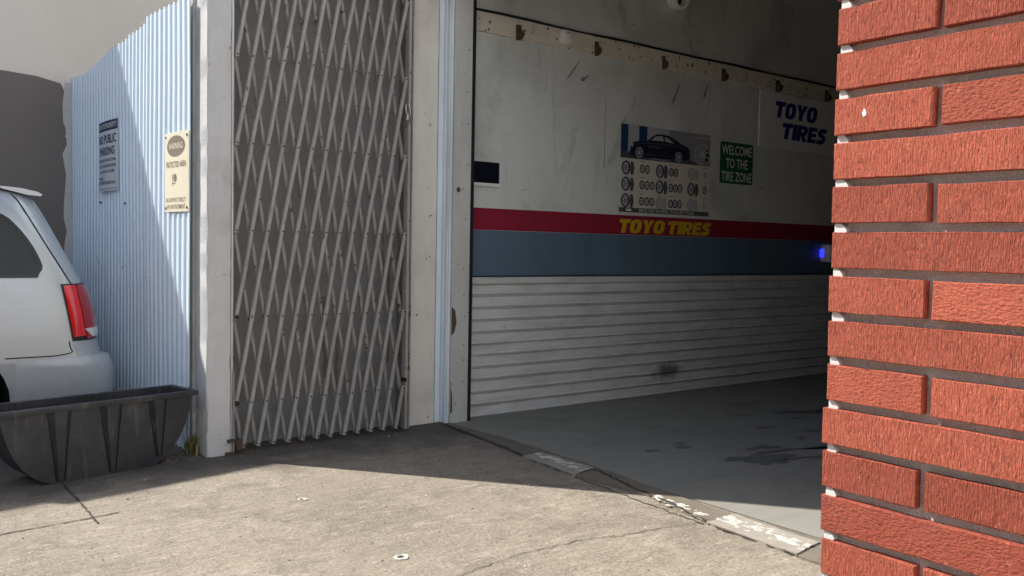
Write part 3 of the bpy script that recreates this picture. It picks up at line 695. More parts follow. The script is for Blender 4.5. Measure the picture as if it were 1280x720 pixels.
for nm, mt, p in (('car_shine', 'photo_mid', [(5.99,2.405),(6.16,2.425),(6.40,2.432),(6.70,2.42),(6.74,2.41),(6.40,2.420),(6.16,2.414)]),
                  ('car_shine', 'photo_mid', [(6.14,2.31),(6.55,2.315),(6.55,2.322),(6.14,2.318)]), ('door_line', 'photo_mid', [(6.405,2.315),(6.409,2.315),(6.412,2.45),(6.408,2.45)]),
                  ('car_shine', 'photo_mid', [(6.17,2.40),(6.38,2.41),(6.37,2.385),(6.2,2.375)]), ('floor_shine', 'photo_grey', [(6.18,2.272),(6.52,2.270),(6.48,2.279),(6.25,2.281)])):
    pm(nm, M[mt], .0050, lambda m, F: m.prism(F, p, 0, .0003))
def cw(m, F):
    for cu, cv in ((6.068, 2.325), (6.615, 2.322)):
        m.ring(F, cu, cv, .049, .049, .84, 0, .0006); spokes(m, F, cu, cv, .042, 9, .0035); m.disc(F, cu, cv, .011, .011, 0, .0007, 10)
pm('car_wheels', M['silver_print'], .0054, cw)
def bigd(m, F): m.prism(F, [(6.97+.118*math.cos(t)*1.0, 2.372+.108*math.sin(t)) for t in [R(k) for k in range(-80, 60, 10)]], 0, .0005)
pm('rim_shadow', M['photo_dark'], .0036, bigd)
def bigw(m, F):
    m.ring(F, 6.965, 2.372, .118, .108, .90, 0, .0006, 28); spokes(m, F, 6.965, 2.372, .105, 10, .007); m.disc(F, 6.965, 2.372, .022, .022, 0, .0007, 12)
    m.plate(F, 6.88, 2.528, 7.08, 2.546, 0, .0006)
pm('rim_picture', M['silver_print'], .0044, bigw)
def wheel_icons():
    F1, F2 = PF(.0022), PF(.003)
    rows = (2.172, 2.020, 1.866)
    for ci, (bu, small) in enumerate(((5.925, (6.115, 6.185, 6.255)), (6.385, (6.52, 6.585, 6.65)), (6.84, (7.02,)))):
        for ri, v in enumerate(rows):
            v += (0, -.006, -.004)[ci]; pale = (ci, ri) in {(2,0), (2,2), (1,2)}
            a, b = MB(), MB()
            if not pale:
                a.disc(F1, bu-.025, v, .058, .066, 0, .0006, 18); b.disc(F2, bu-.028, v, .038, .052, 0, .0005, 16)
                a2 = MB(); a2.prism(F1, [(bu+.034,v+.062),(bu+.072,v+.056),(bu+.085,v),(bu+.072,v-.064),(bu+.034,v-.064)], 0, .0004)
                c = MB(); spokes(c, PF(.0038), bu-.028, v, .038, 6, .004)
                p = a.build('wheel_picture', M['photo_dark'], po); b.build('wheel_face', M['silver_print'], p); a2.build('tyre_tread', M['photo_mid'], p); c.build('spokes', M['photo_mid'], p)['kind'] = 'stuff'
            else:
                a.disc(F1, bu-.025, v, .052, .06, 0, .0006, 18); b.prism(F1, [(bu+.03,v+.056),(bu+.068,v+.05),(bu+.075,v),(bu+.068,v-.06),(bu+.03,v-.058)], 0, .0004)
                c = MB(); c.ring(F2, bu-.025, v, .052, .06, .93, 0, .0005, 18)
                p = a.build('wheel_picture', M['silver_print'], po); b.build('tyre_tread', M['photo_light'], p); c.build('outline', M['photo_mid'], p)
            for u in (small[:2] if (ri == 0 and ci < 2) else small):
                a = MB()
                if (ci, ri) in {(2,0), (2,2)}: a.disc(F1, u, v, .026, .036, 0, .0005, 12).build('wheel_picture', M['silver_print'], po); continue
                a.ring(F1, u, v, .034, .042, .66, 0, .0006, 16); p = a.build('wheel_picture', M['photo_dark'], po)
                c = MB(); spokes(c, F1, u, v, .022, 5, .003); c.build('spokes', M['photo_dark'], p)['kind'] = 'stuff'
            MB().plate(F1, bu-.06, v-.079, bu+.05, v-.0775, 0, .0004).build('caption_line', M['photo_dark'], po)
            MB().plate(F1, small[0]-.03, v+.068, small[0]+.03, v+.072, 0, .0004).build('caption_line', M['photo_dark'], po)
wheel_icons()
pm('caption_bar', M['caption'], .0022, lambda m, F: m.plate(F, 5.819, 1.756, 7.088, 1.800, 0, .0008))
text(WF, '2013 XD WHEEL COLLECTION', 6.08, 1.765, 6.86, 1.793, .0032, M['offwhite'], po, bold=.01, depth=.0006)
pm('logo_block', M['offwhite'], .0032, lambda m, F: m.plate(F, 5.91, 1.768, 5.98, 1.788, 0, .0006))

# ------------------------------------------------------------------ folding scissor gate
fg = thing('folding_gate', 'closed grey folding lattice gate between two stucco pillars', 'gate', (2.75, 5.74, 0))
GX, GDX, GZ, GDZ, GY = 2.121, .1068, .335, .575, 5.735
GN, GTOP = 12, 6
def bar(n0, n1, yf, mat, w=.0138, th=.010, ext=.016):
    (i0, j0), (i1, j1) = n0, n1
    a = Vector((GX+GDX*i0, yf, GZ+GDZ*j0)); b = Vector((GX+GDX*i1, yf, GZ+GDZ*j1))
    d = (b-a).normalized(); a = a-d*ext; b = b+d*ext
    s = Vector((d.z, 0, -d.x)); n = Vector((0, -1, 0))
    mb = MB(); P = []
    prof = [(-w, -th), (-w, th*.25), (-w*.55, th), (w*.55, th), (w, th*.25), (w, -th)]
    k = max(2, int((b-a).length/.3)); bend = [random.gauss(0, .0034) for _ in range(k+1)]; bend[0] = bend[-1] = 0
    for q in range(k+1):
        c = a.lerp(b, q/k) + s*bend[q]
        P.append([c+s*u+n*v for u, v in prof])
    mb.grid(P, True); mb.add(P[0], [list(range(6))]); mb.add(P[-1], [list(range(6))])
    mb.build('lattice_bar', mat, fg)
starts = [(i-.5, -.5) for i in range(1, GN+1)] + [(0, j) for j in range(0, GTOP)]
for (i, j) in starts:                              # bars rising to the right, in front
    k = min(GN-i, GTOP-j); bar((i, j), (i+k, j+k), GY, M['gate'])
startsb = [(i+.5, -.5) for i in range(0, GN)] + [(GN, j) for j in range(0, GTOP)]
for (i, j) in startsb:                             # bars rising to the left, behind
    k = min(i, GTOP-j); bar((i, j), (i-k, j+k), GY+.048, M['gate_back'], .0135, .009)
rv = MB(); GF = frame((0, GY-.009, 0), (1,0,0), (0,0,1), (0,-1,0))
for j in range(GTOP+1):
    for i in range(GN+1): rv.disc(GF, GX+GDX*i, GZ+GDZ*j, .0062, .0062, -.045, .0035, 8)
for i in range(1, GN+1): rv.disc(GF, GX+GDX*(i-.5), GZ-GDZ*.5, .0062, .0062, -.045, .0035, 8)
ro = rv.build('rivets', M['rivet'], fg); ro['kind'] = 'stuff'
MB().box((3.418, GY-.006, .02), (3.440, GY+.05, 3.8)).build('end_post', M['gate'], fg)
MB().box((3.462, GY+.02, .02), (3.474, GY+.07, 3.8)).build('end_post', M['gate_back'], fg)
lb = MB(); lb.disc(GF, GX, GZ, .017, .017, -.01, .012, 12); lb.disc(GF, GX, GZ+GDZ, .013, .013, -.01, .010, 12); lb.disc(GF, GX+GDX*GN+.006, GZ+.06, .016, .016, -.03, .012, 12)
lb.build('pivot_bolts', M['rivet'], fg)
MB().tube([(2.098, 5.708, .01), (2.098, 5.708, .56)], .006, 6).build('drop_rod', M['gate_back'], fg)
bt = MB(); bt.box((2.04, 5.69, .0), (2.10, 5.712, .02)); bt.box((2.055, 5.685, .085), (2.105, 5.713, .105)); bt.box((2.112, 5.69, .03), (2.15, 5.72, .10)); bt.build('floor_bolt', M['rust'], fg, bevel=.003)
pk = thing('padlock', 'silver padlock with thin shackle hanging at the right edge of the gate', 'padlock', (3.408, 5.71, 2.33))
MB().box((3.385, 5.698, 2.325), (3.437, 5.722, 2.378), Matrix.Translation((3.41, 5.71, 2.35)) @ Matrix.Rotation(R(10), 4, 'Y') @ Matrix.Translation((-3.41, -5.71, -2.35))).build('body', M['brass'], pk, bevel=.006, smooth=40)
MB().tube([(3.395+0, 5.71, 2.375), (3.383, 5.71, 2.41), (3.385, 5.71, 2.445), (3.395, 5.71, 2.458), (3.41, 5.71, 2.452), (3.418, 5.71, 2.42), (3.425, 5.71, 2.372)], .0048, 7).build('shackle', M['chrome'], pk, smooth=60)

# ------------------------------------------------------------------ corrugated fence and its signs
FA = R(2.5); FD = Vector((-math.sin(FA), math.cos(FA), 0)); FO = Vector((1.860, 5.95, 0))
FN = Vector((-math.cos(FA), -math.sin(FA), 0))
fc = thing('corrugated_fence', 'white corrugated metal fence with ragged top beside the folding gate', 'fence', (1.75, 7.3, 0))
FF_ = frame(FO, -FD, (0,0,1), FN)
FF = lambda u, v, d=0: FF_(u, v, d-.030*max(0, min(1.1, (u+.6)/.6)))    # the near end leans in to the pillar
#                  # u runs toward the camera end, d out toward the yard
topl = [(-2.80,2.84),(-2.714,2.852),(-2.455,2.828),(-2.355,2.834),(-2.208,2.854),(-1.973,2.866),(-1.705,2.903),(-1.473,2.922),(-1.232,2.916),(-1.165,2.944),(-.949,2.948),(-.753,2.971),(-.718,3.004),(-.566,3.003),(-.355,3.009),(-.17,3.008),(.25,3.01)]
def topz(u):
    for (a, za), (b, zb) in zip(topl[:-1], topl[1:]):
        if a <= u <= b: return za+(zb-za)*(u-a)/(b-a)
    return topl[-1][1]
def sheet(u0, u1, d, pitch=.082, amp=.012, zb=.012):
    mb = MB(); n = int((u1-u0)/pitch*20); P = []
    for i in range(n+1):
        u = u0+(u1-u0)*i/n; w = amp*min(1, max(0, math.sin(2*math.pi*u/pitch))*2.0)
        P.append([FF(u, zz, d+w+.004*math.sin(zz*2.1+u*3)) for zz in (zb, .5, 1, 1.5, 2, 2.5, topz(u)+.006*math.sin(2*math.pi*u/pitch+1))])
    mb.grid(P)
    P2 = [[p-FN*.0012 for p in row] for row in P]; mb.grid(P2)
    return mb.build('corrugated_sheet', M['fence'], fc, smooth=80, fix=False)
sheet(-2.76, -1.70, 0.0); sheet(-1.75, -.715, .004); sheet(-.76, .036, .010)
sw_ = MB()
for (t, zz) in [(1.217,2.23),(1.917,1.715),(1.259,1.691),(1.945,1.22),(1.302,1.198),(.757,1.138),(.467,.618)]: sw_.disc(FF, -t, zz, .007, .007, 0, .016, 8)
swo = sw_.build('screws', M['rivet'], fc); swo['kind'] = 'stuff'
MB().plate(FF, -.03, 0, .010, 3.03, -.05, -.012).build('post', M['post'], fc)
MB().plate(FF, -2.78, .0, -2.73, 2.84, -.03, .016).build('post', M['fence'], fc)

def fence_sign(name, label, u0, v0, u1, v1, mat, bow, nu0, nv0, nu1, nv1):
    t = thing(name, label, 'sign', FF((nu0+nu1)/2, nv0, .02))
    F = lambda u, v, d=0: FF(nu0+(u-u0)/(u1-u0)*(nu1-nu0), nv0+(v-v0)/(v1-v0)*(nv1-nv0), .022 + bow*(1-((2*(u-u0)/(u1-u0)-1)**2)) + d)
    mb = MB(); n = 8; top = [(u0+(u1-u0)*i/n, v1) for i in range(n+1)]
    P = [[F(u0+(u1-u0)*i/n, v, d) for (v, d) in ((v0, .0), (v0, .003), (v1, .003), (v1, .0))] for i in range(n+1)]
    mb.grid(P, True); mb.add(P[0], [(0,1,2,3)]); mb.add(P[-1], [(0,1,2,3)])
    mb.build('panel', mat, t, smooth=30)
    return t, (lambda u, v, d=0: F(u, v, .003+d))
s1, S1 = fence_sign('parking_sign', 'pale NO PUBLIC PARKING sign on the shaded part of the corrugated fence', -1.695, 1.785, -1.192, 2.332, M['signblue'], .012, -1.890, 1.797, -1.378, 2.355)
def strip(S, u0, v0, u1, v1, d, mat, par, name):
    mb = MB(); n = 6; mb.grid([[S(u0+(u1-u0)*i/n, v, d) for v in (v0, v1)] for i in range(n+1)]); return mb.build(name, mat, par)
strip(S1, -1.69, 2.252, -1.197, 2.327, .001, M['navy'], s1, 'header')
text(S1, 'PRIVATE PROPERTY', -1.675, 2.268, -1.215, 2.310, .0015, M['signblue'], s1, bold=.01, depth=.0008)
text(S1, 'NO PUBLIC', -1.675, 2.152, -1.225, 2.222, .0012, M['navy'], s1, bold=.015, depth=.0008)
text(S1, 'PARKING', -1.650, 2.062, -1.262, 2.128, .0012, M['navy'], s1, bold=.015, depth=.0008)
for s, a, b, v in (('UNAUTHORIZED VEHICLES WILL BE TOWED', -1.68, -1.235, 2.012), ('AWAY AT VEHICLE OWNER EXPENSE', -1.675, -1.24, 1.968), ('ALL HOURS C.V.C. 22658', -1.65, -1.27, 1.926), ('PHONE', -1.675, -1.54, 1.872), ('FOR TOWED VEHICLES CALL', -1.68, -1.24, 1.838)):
    text(S1, s, a, v, b, v+.024, .0012, M['navy'], s1, bold=.012, depth=.0008)
strip(S1, -1.69, 1.800, -1.197, 1.804, .001, M['navy'], s1, 'rule')
s2, S2 = fence_sign('warning_sign', 'cream WARNING sign with brown oval on the sunlit end of the fence', -.205, 1.600, .215, 2.120, M['cream'], .006, -.362, 1.604, .035, 2.137)
def oval(S, cu, cv, ru, rv, d, mat, par, name, n=28):
    mb = MB(); mb.add([S(cu, cv, d)]+[S(cu+ru*math.cos(2*math.pi*i/n), cv+rv*math.sin(2*math.pi*i/n), d) for i in range(n)], [(0, 1+i, 1+(i+1) % n) for i in range(n)]); return mb.build(name, mat, par)
oval(S2, .002, 2.029, .158, .069, .001, M['brownprint'], s2, 'oval')
text(S2, 'WARNING', -.115, 2.008, .125, 2.050, .0016, M['cream'], s2, bold=.015, depth=.0008)
text(S2, 'PROTECTED AREA', -.17, 1.892, .178, 1.930, .0012, M['brownprint'], s2, bold=.008, depth=.0008)
strip(S2, -.052, 1.768, -.044, 1.852, .0012, M['brownprint'], s2, 'emblem')
oval(S2, -.005, 1.822, .030, .026, .0012, M['brownprint'], s2, 'emblem', 14); strip(S2, -.052, 1.784, .0, 1.79, .0014, M['brownprint'], s2, 'emblem')
text(S2, 'WE SUPPORT STRICT', -.180, 1.664, .172, 1.692, .0012, M['brownprint'], s2, bold=.006, depth=.0008)
text(S2, 'LAW ENFORCEMENT', -.175, 1.620, .165, 1.648, .0012, M['brownprint'], s2, bold=.006, depth=.0008)
b2 = MB()
for u, v in ((-.18,2.095),(.19,2.09),(-.18,1.625),(.19,1.625)): b2.disc(S2, u, v, .008, .008, 0, .004, 8)
b2.build('bolts', M['rivet'], s2)

# weeds between the fence post and the pillar
wd = thing('weed_tuft', 'dry yellow weeds at the foot of the white pillar', 'weed', (1.875, 5.86, 0))
wm = MB(); wg = MB()
for i in range(130):
    x, y = random.gauss(1.885, .012), random.gauss(5.90, .04); h = random.uniform(.03, .15); a = random.random()*6.28; l = random.uniform(.01, .06); w = random.uniform(.003, .007)
    p = Vector((x, y, 0)); t = p+Vector((math.cos(a)*l, math.sin(a)*l, h)); mid = p.lerp(t, .55)+Vector((0,0,.015)); s = Vector((-math.sin(a), math.cos(a), 0))*w
    (wm if random.random() < .7 else wg).add([p-s, p+s, mid+s*.8, t, mid-s*.8], [(0,1,2,4), (4,2,3)])
wm.build('blades', M['weed'], wd, fix=False)['kind'] = 'stuff'; wg.build('leaves', M['weedg'], wd, fix=False)['kind'] = 'stuff'

# ------------------------------------------------------------------ silver minivan
VX, VY, VA = 1.60, 6.46, R(2)
van = thing('minivan', 'silver minivan parked tail first against the corrugated fence', 'van', (-.9, 7.4, 0))
VW = .965
def VP(u, v, z):                                  # u forward from the tail, v across from the centre (near side = +), z up
    e = Vector((-math.cos(VA), -math.sin(VA), 0)); s = Vector((math.sin(VA), -math.cos(VA), 0))
    return Vector((VX, VY+VW, 0)) + e*u + s*v + Vector((0,0,z))
def lerp_tab(tab, z):
    if z <= tab[0][0]: return tab[0][1]
    for (a, va), (b, vb) in zip(tab[:-1], tab[1:]):
        if z <= b:
            t = (z-a)/(b-a); return va+(vb-va)*t
    return tab[-1][1]
REAR = [(.22,.07),(.30,.015),(.36,.0),(.52,.005),(.585,.03),(.62,.075),(.70,.10),(.90,.125),(1.05,.165),(1.15,.215),(1.35,.31),(1.55,.405),(1.66,.46),(1.71,.50),(1.745,.62),(1.765,.95)]
FRONT = [(.22,5.0),(.30,5.12),(.50,5.15),(.65,5.10),(.85,5.0),(.95,4.80),(1.02,4.45),(1.08,4.1),(1.25,3.75),(1.45,3.35),(1.60,3.0),(1.70,2.6),(1.745,2.2),(1.765,1.6)]
HALF = [(.22,.88),(.30,.925),(.45,.955),(.60,.965),(.85,.965),(1.0,.955),(1.12,.94),(1.25,.905),(1.45,.845),(1.60,.79),(1.68,.745),(1.72,.69),(1.745,.60),(1.765,.40)]
def ring_pt(z, t, off=0):                         # t: 0 rear centre .. 1 end of the rear corner (then the flat side)
    ur, hw = lerp_tab(REAR, z), lerp_tab(HALF, z); Rr = .36; p = 3.4
    ph = t*math.pi/2
    u = ur + Rr*(1-abs(math.cos(ph))**(2/p)); v = hw*abs(math.sin(ph))**(2/p)
    return u, v
def surf(z, u, off=.0, sd=1):                           # point on near side at distance u, pushed out by off
    def base(z, u):
        ur, hw = lerp_tab(REAR, z), lerp_tab(HALF, z); Rr = .36; p = 3.4; q = u-ur
        if q >= Rr: return hw
        q = max(q, 0); return hw*(1-((Rr-q)/Rr)**p)**(1/p)
    v = base(z, u); e = .006
    du = (base(z, u+e)-base(z, u-e))/(2*e); dz = (base(z+e, u)-base(z-e, u))/(2*e)
    n = Vector((-du, 1, -dz)).normalized()
    return VP(u+n.x*off, (v+n.y*off)*sd, z+n.z*off)
def van_body():
    mb = MB(); zl = [.22,.26,.30,.36,.45,.52,.56,.585,.60,.62,.66,.70,.80,.90,.98,1.05,1.12,1.18,1.25,1.35,1.45,1.55,1.62,1.66,1.69,1.71,1.73,1.745,1.757,1.765]
    P = []
    for z in zl:
        row = []; uf, hw = lerp_tab(FRONT, z), lerp_tab(HALF, z); ur = lerp_tab(REAR, z)
        tr = [0,.12,.25,.36,.46,.55,.63,.7,.76,.82,.88,.94,1]
        rear = [ring_pt(z, t) for t in tr]
        L = uf-ur; sd = [(ur+.36+(L-.36-.7)*k/10, hw) for k in range(1, 11)] if L > 1.3 else [(ur+.36+(L-.5)*k/10, hw) for k in range(1, 11)]
        Rf = .7 if L > 1.3 else .08
        fr_ = [(uf-Rf*(1-math.sin(t*math.pi/2)**(2/2.6)), hw*math.cos(t*math.pi/2)**(2/2.6) if t < 1 else 0) for t in (.12,.25,.4,.55,.7,.85,1)]
        near = rear+sd+fr_
        row = [VP(u, v, z) for u, v in near] + [VP(u, -v, z) for u, v in near[-2:0:-1]]
        P.append(row)
    mb.grid(P, True); mb.add(P[0], [list(range(len(P[0])))]); mb.add(P[-1], [list(range(len(P[-1])))])
    return mb
body = van_body().build('body', M['carpaint'], van, smooth=28)
def win_r(z, g=0):                                # rear edge of the glass
    t = (z-1.165)/.435
    r = .530+.10*t+.16*t**2.4
    k = max(0, (.07-(z-1.165))/.07); r += .05*k*k
    k2 = max(0, (z-1.54)/.06); return r+.12*k2*k2-g
win_f = lambda z: 2.98-.5*(z-1.15)
# wheel arches and window openings cut out of the body
AXR, AXF, WR = 1.12, 4.2, .335
def cut_arches(o):
    mb = MB()
    for u in (AXR, AXF):
        for sgn in (1, -1):
            n = 28; A = [VP(u+.395*math.cos(2*math.pi*k/n), sgn*1.1, .335+.395*math.sin(2*math.pi*k/n)) for k in range(n)]
            B = [VP(u+.395*math.cos(2*math.pi*k/n), sgn*.62, .335+.395*math.sin(2*math.pi*k/n)) for k in range(n)]
            mb.grid([A, B], True); mb.add(A, [list(range(n))]); mb.add(B, [list(range(n))])
    for f0, f1 in ((win_r, lambda z: 1.86), (lambda z: 1.98, win_f)):
        zz = [1.17+.42*k/14 for k in range(15)]
        out = [(f0(q), q) for q in zz] + [(f1(q), q) for q in zz[::-1]]
        A = [VP(u, 1.3, q) for u, q in out]; B = [VP(u, -1.3, q) for u, q in out]
        mb.cur = 1; mb.grid([A, B], True); mb.add(A, [list(range(len(A)))]); mb.add(B, [list(range(len(B)))]); mb.cur = 0
    import bmesh
    me = mb.mesh('cutter', [M['seam'], M['cabin']]); bm = bmesh.new(); bm.from_mesh(me); bmesh.ops.remove_doubles(bm, verts=bm.verts, dist=1e-5); bmesh.ops.recalc_face_normals(bm, faces=bm.faces); bm.to_mesh(me); bm.free()
    c = bpy.data.objects.new('cutter', me); COL.objects.link(c)
    bm = bmesh.new(); bm.from_mesh(o.data); bmesh.ops.remove_doubles(bm, verts=bm.verts, dist=1e-5); bmesh.ops.recalc_face_normals(bm, faces=bm.faces); bm.to_mesh(o.data); bm.free()
    md = o.modifiers.new('cut', 'BOOLEAN'); md.operation = 'DIFFERENCE'; md.object = c; md.solver = 'EXACT'; md.material_mode = 'TRANSFER'
    bpy.context.view_layer.update()
    dg = bpy.context.evaluated_depsgraph_get(); nm = bpy.data.meshes.new_from_object(o.evaluated_get(dg))
    o.modifiers.clear(); o.data = nm; bpy.data.objects.remove(c); nm.shade_smooth(); nm.set_sharp_from_angle(angle=R(28))
cut_arches(body)
def patch(name, mat, zs_, ua, ub, off, nu=14, par=van, thick=.004, smooth=60, sd=1):
    """strip of the near side between ua(z) and ub(z), lifted off the body"""
    mb = MB(); P = [[surf(z, ua(z)+(ub(z)-ua(z))*k/nu, off, sd) for k in range(nu+1)] for z in zs_]
    mb.grid(P); rim = [P[0][k] for k in range(nu+1)] + [r[-1] for r in P[1:]] + [P[-1][k] for k in range(nu-1, -1, -1)] + [r[0] for r in P[-2:0:-1]]
    Q = [[surf(z, ua(z)+(ub(z)-ua(z))*k/nu, off-thick, sd) for k in range(nu+1)] for z in zs_]
    rq = [Q[0][k] for k in range(nu+1)] + [r[-1] for r in Q[1:]] + [Q[-1][k] for k in range(nu-1, -1, -1)] + [r[0] for r in Q[-2:0:-1]]
    mb.grid([rim, rq], True)
    return mb.build(name, mat, par, smooth=smooth)
def lin(a, b, n): return [a+(b-a)*i/n for i in range(n+1)]
# tail lamp
TLz0, TLz1 = .725, 1.095
tl_l = lambda z: .350+.060*(z-.74)/.35
tl_r = lambda z: lerp_tab(REAR, z)+.006
tl = patch('taillight', M['trimblack'], lin(TLz0, TLz1+.012, 12), lambda z: tl_l(z)+.012, tl_r, .004)
patch('lens', M['lampred2'], lin(TLz0+.03, TLz1, 12), lambda z: tl_l(z)-.078, lambda z: tl_l(z)+.002, .010, 5, tl)
patch('lens', M['lampred'], lin(.80, TLz1-.002, 10), tl_r, lambda z: tl_l(z)-.082, .013, 9, tl)
patch('lens', M['lampred'], lin(TLz0+.012, .798, 5), lambda z: lerp_tab(REAR, z)+.115, lambda z: tl_l(z)-.082, .013, 6, tl)
patch('reverse_lens', M['lampwhite'], lin(TLz0+.02, .805, 5), lambda z: lerp_tab(REAR, z)+.012, lambda z: lerp_tab(REAR, z)+.125+.05*(z-.745)/.06, .016, 8, tl)
# side quarter window with black surround
for sd in (1, -1):
    SD = sd
    wz = lin(1.166, 1.598, 18)
    wt = patch('side_window', M['carglass'], wz, win_r, lambda z: 1.862, .003, sd=sd, thick=.002)
    patch('window_seal', M['trimblack'], lin(1.150, 1.610, 18), lambda z: win_r(min(max(z,1.166),1.598))-.018, lambda z: win_r(min(max(z,1.166),1.598))+.006, .0065, 3, wt, sd=sd)
    patch('window_seal', M['trimblack'], lin(1.150, 1.172, 2), lambda z: win_r(1.166), lambda z: 2.97, .0075, 14, wt, sd=sd)
    patch('window_seal', M['trimblack'], lin(1.592, 1.610, 2), lambda z: win_r(1.598), lambda z: 2.75, .0075, 14, wt, sd=sd)
    patch('window_pillar', M['trimblack'], lin(1.15, 1.61, 10), lambda z: 1.852, lambda z: 1.99, .005, 4, wt, sd=sd)
    patch('side_window', M['carglass'], lin(1.166, 1.598, 10), lambda z: 1.975, win_f, .003, 10, sd=sd, thick=.002)
for v in (-.42, .42):
    hr = MB(); c0 = VP(1.32, v, 1.172)
    hr.box(c0+Vector((-.05,-.13,0)), c0+Vector((.05,.13,.22))); hr.build('headrest', M['cabin'], van, bevel=.035, smooth=40)
# gaps: tailgate edge, bumper top seam
sg = lambda z: lerp_tab(REAR, z)+.155+.02*math.sin(max(0, z-1.1)*3)
patch('tailgate_gap', M['seam'], lin(1.105, 1.70, 24), sg, lambda z: sg(z)+.010, .0015, 2, thick=.006)
patch('tailgate_gap', M['seam'], lin(.655, TLz0, 5), lambda z: .372-.02*((.725-z)/.07)**2+.004, lambda z: .380-.02*((.725-z)/.07)**2+.004, .0015, 2, thick=.006)
def useam(name, z0f, u0, u1):
    mb = MB(); n = 22; P = []
    for k in range(n+1):
        u = u0+(u1-u0)*k/n; z = z0f(u); P.append([surf(z-.004, u, .0018), surf(z+.004, u, .0018)])
    mb.grid(P); mb.build(name, M['seam'], van)
useam('bumper_gap', lambda u: .655-.022*min(1, max(0, (u-.36)/.12))**.5, .36, AXR-.42+.06)
useam('door_gap', lambda u: .60, 1.62, 3.9)
# rear bumper skin, with a step under the tail lamp
mbp = MB(); P = []
for z in [.25,.30,.36,.44,.52,.555,.585,.605,.62]:
    o_ = .016 if z < .60 else .006
    row = []
    for t in lin(0, 1, 18):
        u, v = ring_pt(z, t); 
        row.append(surf(z, max(u, lerp_tab(REAR, z)+.0008), o_) if t > .3 else VP(u-o_, v, z))
    row += [surf(z, lerp_tab(REAR, z)+.36+(.70-lerp_tab(REAR, z)-.36)*k/4, o_*(1-k/4)+.001) for k in range(1, 5)]
    full = [2*VP(0, 0, p.z)-p for p in row]
    P.append(row)
mbp.grid(P); mbp.build('rear_bumper', M['bumper'], van, smooth=45)
# spoiler
spm = MB(); P = []
for k in range(13):
    v = -.70+1.40*k/12; e = .05*abs(v/.70)**3
    P.append([VP(a+e, v, z) for a, z in ((.70,1.752),(.56,1.742),(.46,1.722),(.432,1.705),(.44,1.694),(.52,1.698),(.68,1.735))])
spm.grid(P, True); spm.add(P[0], [list(range(7))]); spm.add(P[-1], [list(range(7))]); spm.build('spoiler', M['carpaint'], van, smooth=50)
# wheels
def wheel(u, sgn):
    w = MB(); ax = (VP(0, 1, 0)-VP(0, 0, 0))*sgn; c = VP(u, sgn*.72, WR)
    rev(w, c, ax, [(0,.21),(0,.30),(.02,.325),(.06,WR),(.16,WR),(.20,.325),(.215,.30),(.20,.225),(.18,.215)], 36)
    t = w.build('wheel', M['tyre'], van, smooth=40)
    r = MB(); rev(r, c, ax, [(.185,.216),(.19,.205),(.16,.19),(.15,.001)], 30)
    for k in range(7):
        a = 2*math.pi*k/7; e = VP(1, 0, 0)-VP(0, 0, 0); d = e*math.cos(a)+Vector((0,0,1))*math.sin(a); q = e*-math.sin(a)+Vector((0,0,1))*math.cos(a)
        o = c+ax*.155; r.add([o+d*.03-q*.02, o+d*.2-q*.016, o+d*.2+q*.016, o+d*.03+q*.02, o+d*.03-q*.02+ax*.035, o+d*.2-q*.012+ax*.03, o+d*.2+q*.012+ax*.03, o+d*.03+q*.02+ax*.035], [(4,5,6,7),(0,1,5,4),(2,3,7,6),(1,2,6,5)])
    r.build('rim', M['rim'], t, smooth=40)
for u in (AXR, AXF):
    for s in (1, -1): wheel(u, s)
ub = MB(); ub.box((0,0,0), (1,1,1)); ub = MB()
for (u0, u1, v, z0, z1) in ((.35, 4.9, .60, .20, .34),):
    ps = [VP(u0,-v,z0), VP(u1,-v,z0), VP(u1,v,z0), VP(u0,v,z0), VP(u0,-v,z1), VP(u1,-v,z1), VP(u1,v,z1), VP(u0,v,z1)]
    ub.add(ps, [(0,3,2,1),(4,5,6,7),(0,1,5,4),(1,2,6,5),(2,3,7,6),(3,0,4,7)])
ub.build('underbody', M['trimblack'], van)

# ------------------------------------------------------------------ black plastic trough in front of the van
TA = R(11); TO = Vector((1.275, 5.620, 0)); te1 = Vector((math.cos(TA), math.sin(TA), 0)); te2 = Vector((-math.sin(TA), math.cos(TA), 0))
TP = lambda a, b, z: TO + te1*a + te2*b + Vector((0,0,z))
tub = thing('plastic_trough', 'black plastic half-moon trough with ribbed side lying in front of the van', 'trough', (1.25, 5.75, 0))
TH, TB = .44, .29
half = [(.27,0.0),(.305,.006),(.35,.024),(.40,.058),(.447,.106),(.490,.170),(.525,.245),(.549,.325),(.561,.385),(.57,TH)]
prof = [(-a, z) for a, z in half[::-1]] + [(-.1,-.0),(.1,0)] + half
def tub_shell(b0, b1, k, z_off):
    return [[TP(a*k, b, z_off+(z*(1-z_off/TH) if True else z)) for a, z in prof] for b in (b0, b1)]
tm = MB(); o_ = tub_shell(0, TB, 1, 0); i_ = tub_shell(.010, TB-.010, .975, .010)
tm.grid([o_[0], o_[1]]); tm.grid([i_[1], i_[0]])
n = len(prof)
for sidev, flip in ((o_[0], 0), (o_[1], 1), (i_[0], 1), (i_[1], 0)):      # end walls as fans of quads across the half moon
    k = n//2
    fs = [(j, j+1, n-2-j, n-1-j) for j in range(k-1)]
    tm.add(sidev, fs)
tm.build('shell', M['tub'], tub, smooth=35)
rmv = MB()
def rim_loop(w_out, w_in, z): 
    return [TP(-.57-w_out, -w_out*.8, z), TP(.57+w_out, -w_out*.8, z), TP(.57+w_out, TB+w_out*.8, z), TP(-.57-w_out, TB+w_out*.8, z)], [TP(-.57+w_in, w_in, z), TP(.57-w_in, w_in, z), TP(.57-w_in, TB-w_in, z), TP(-.57+w_in, TB-w_in, z)]
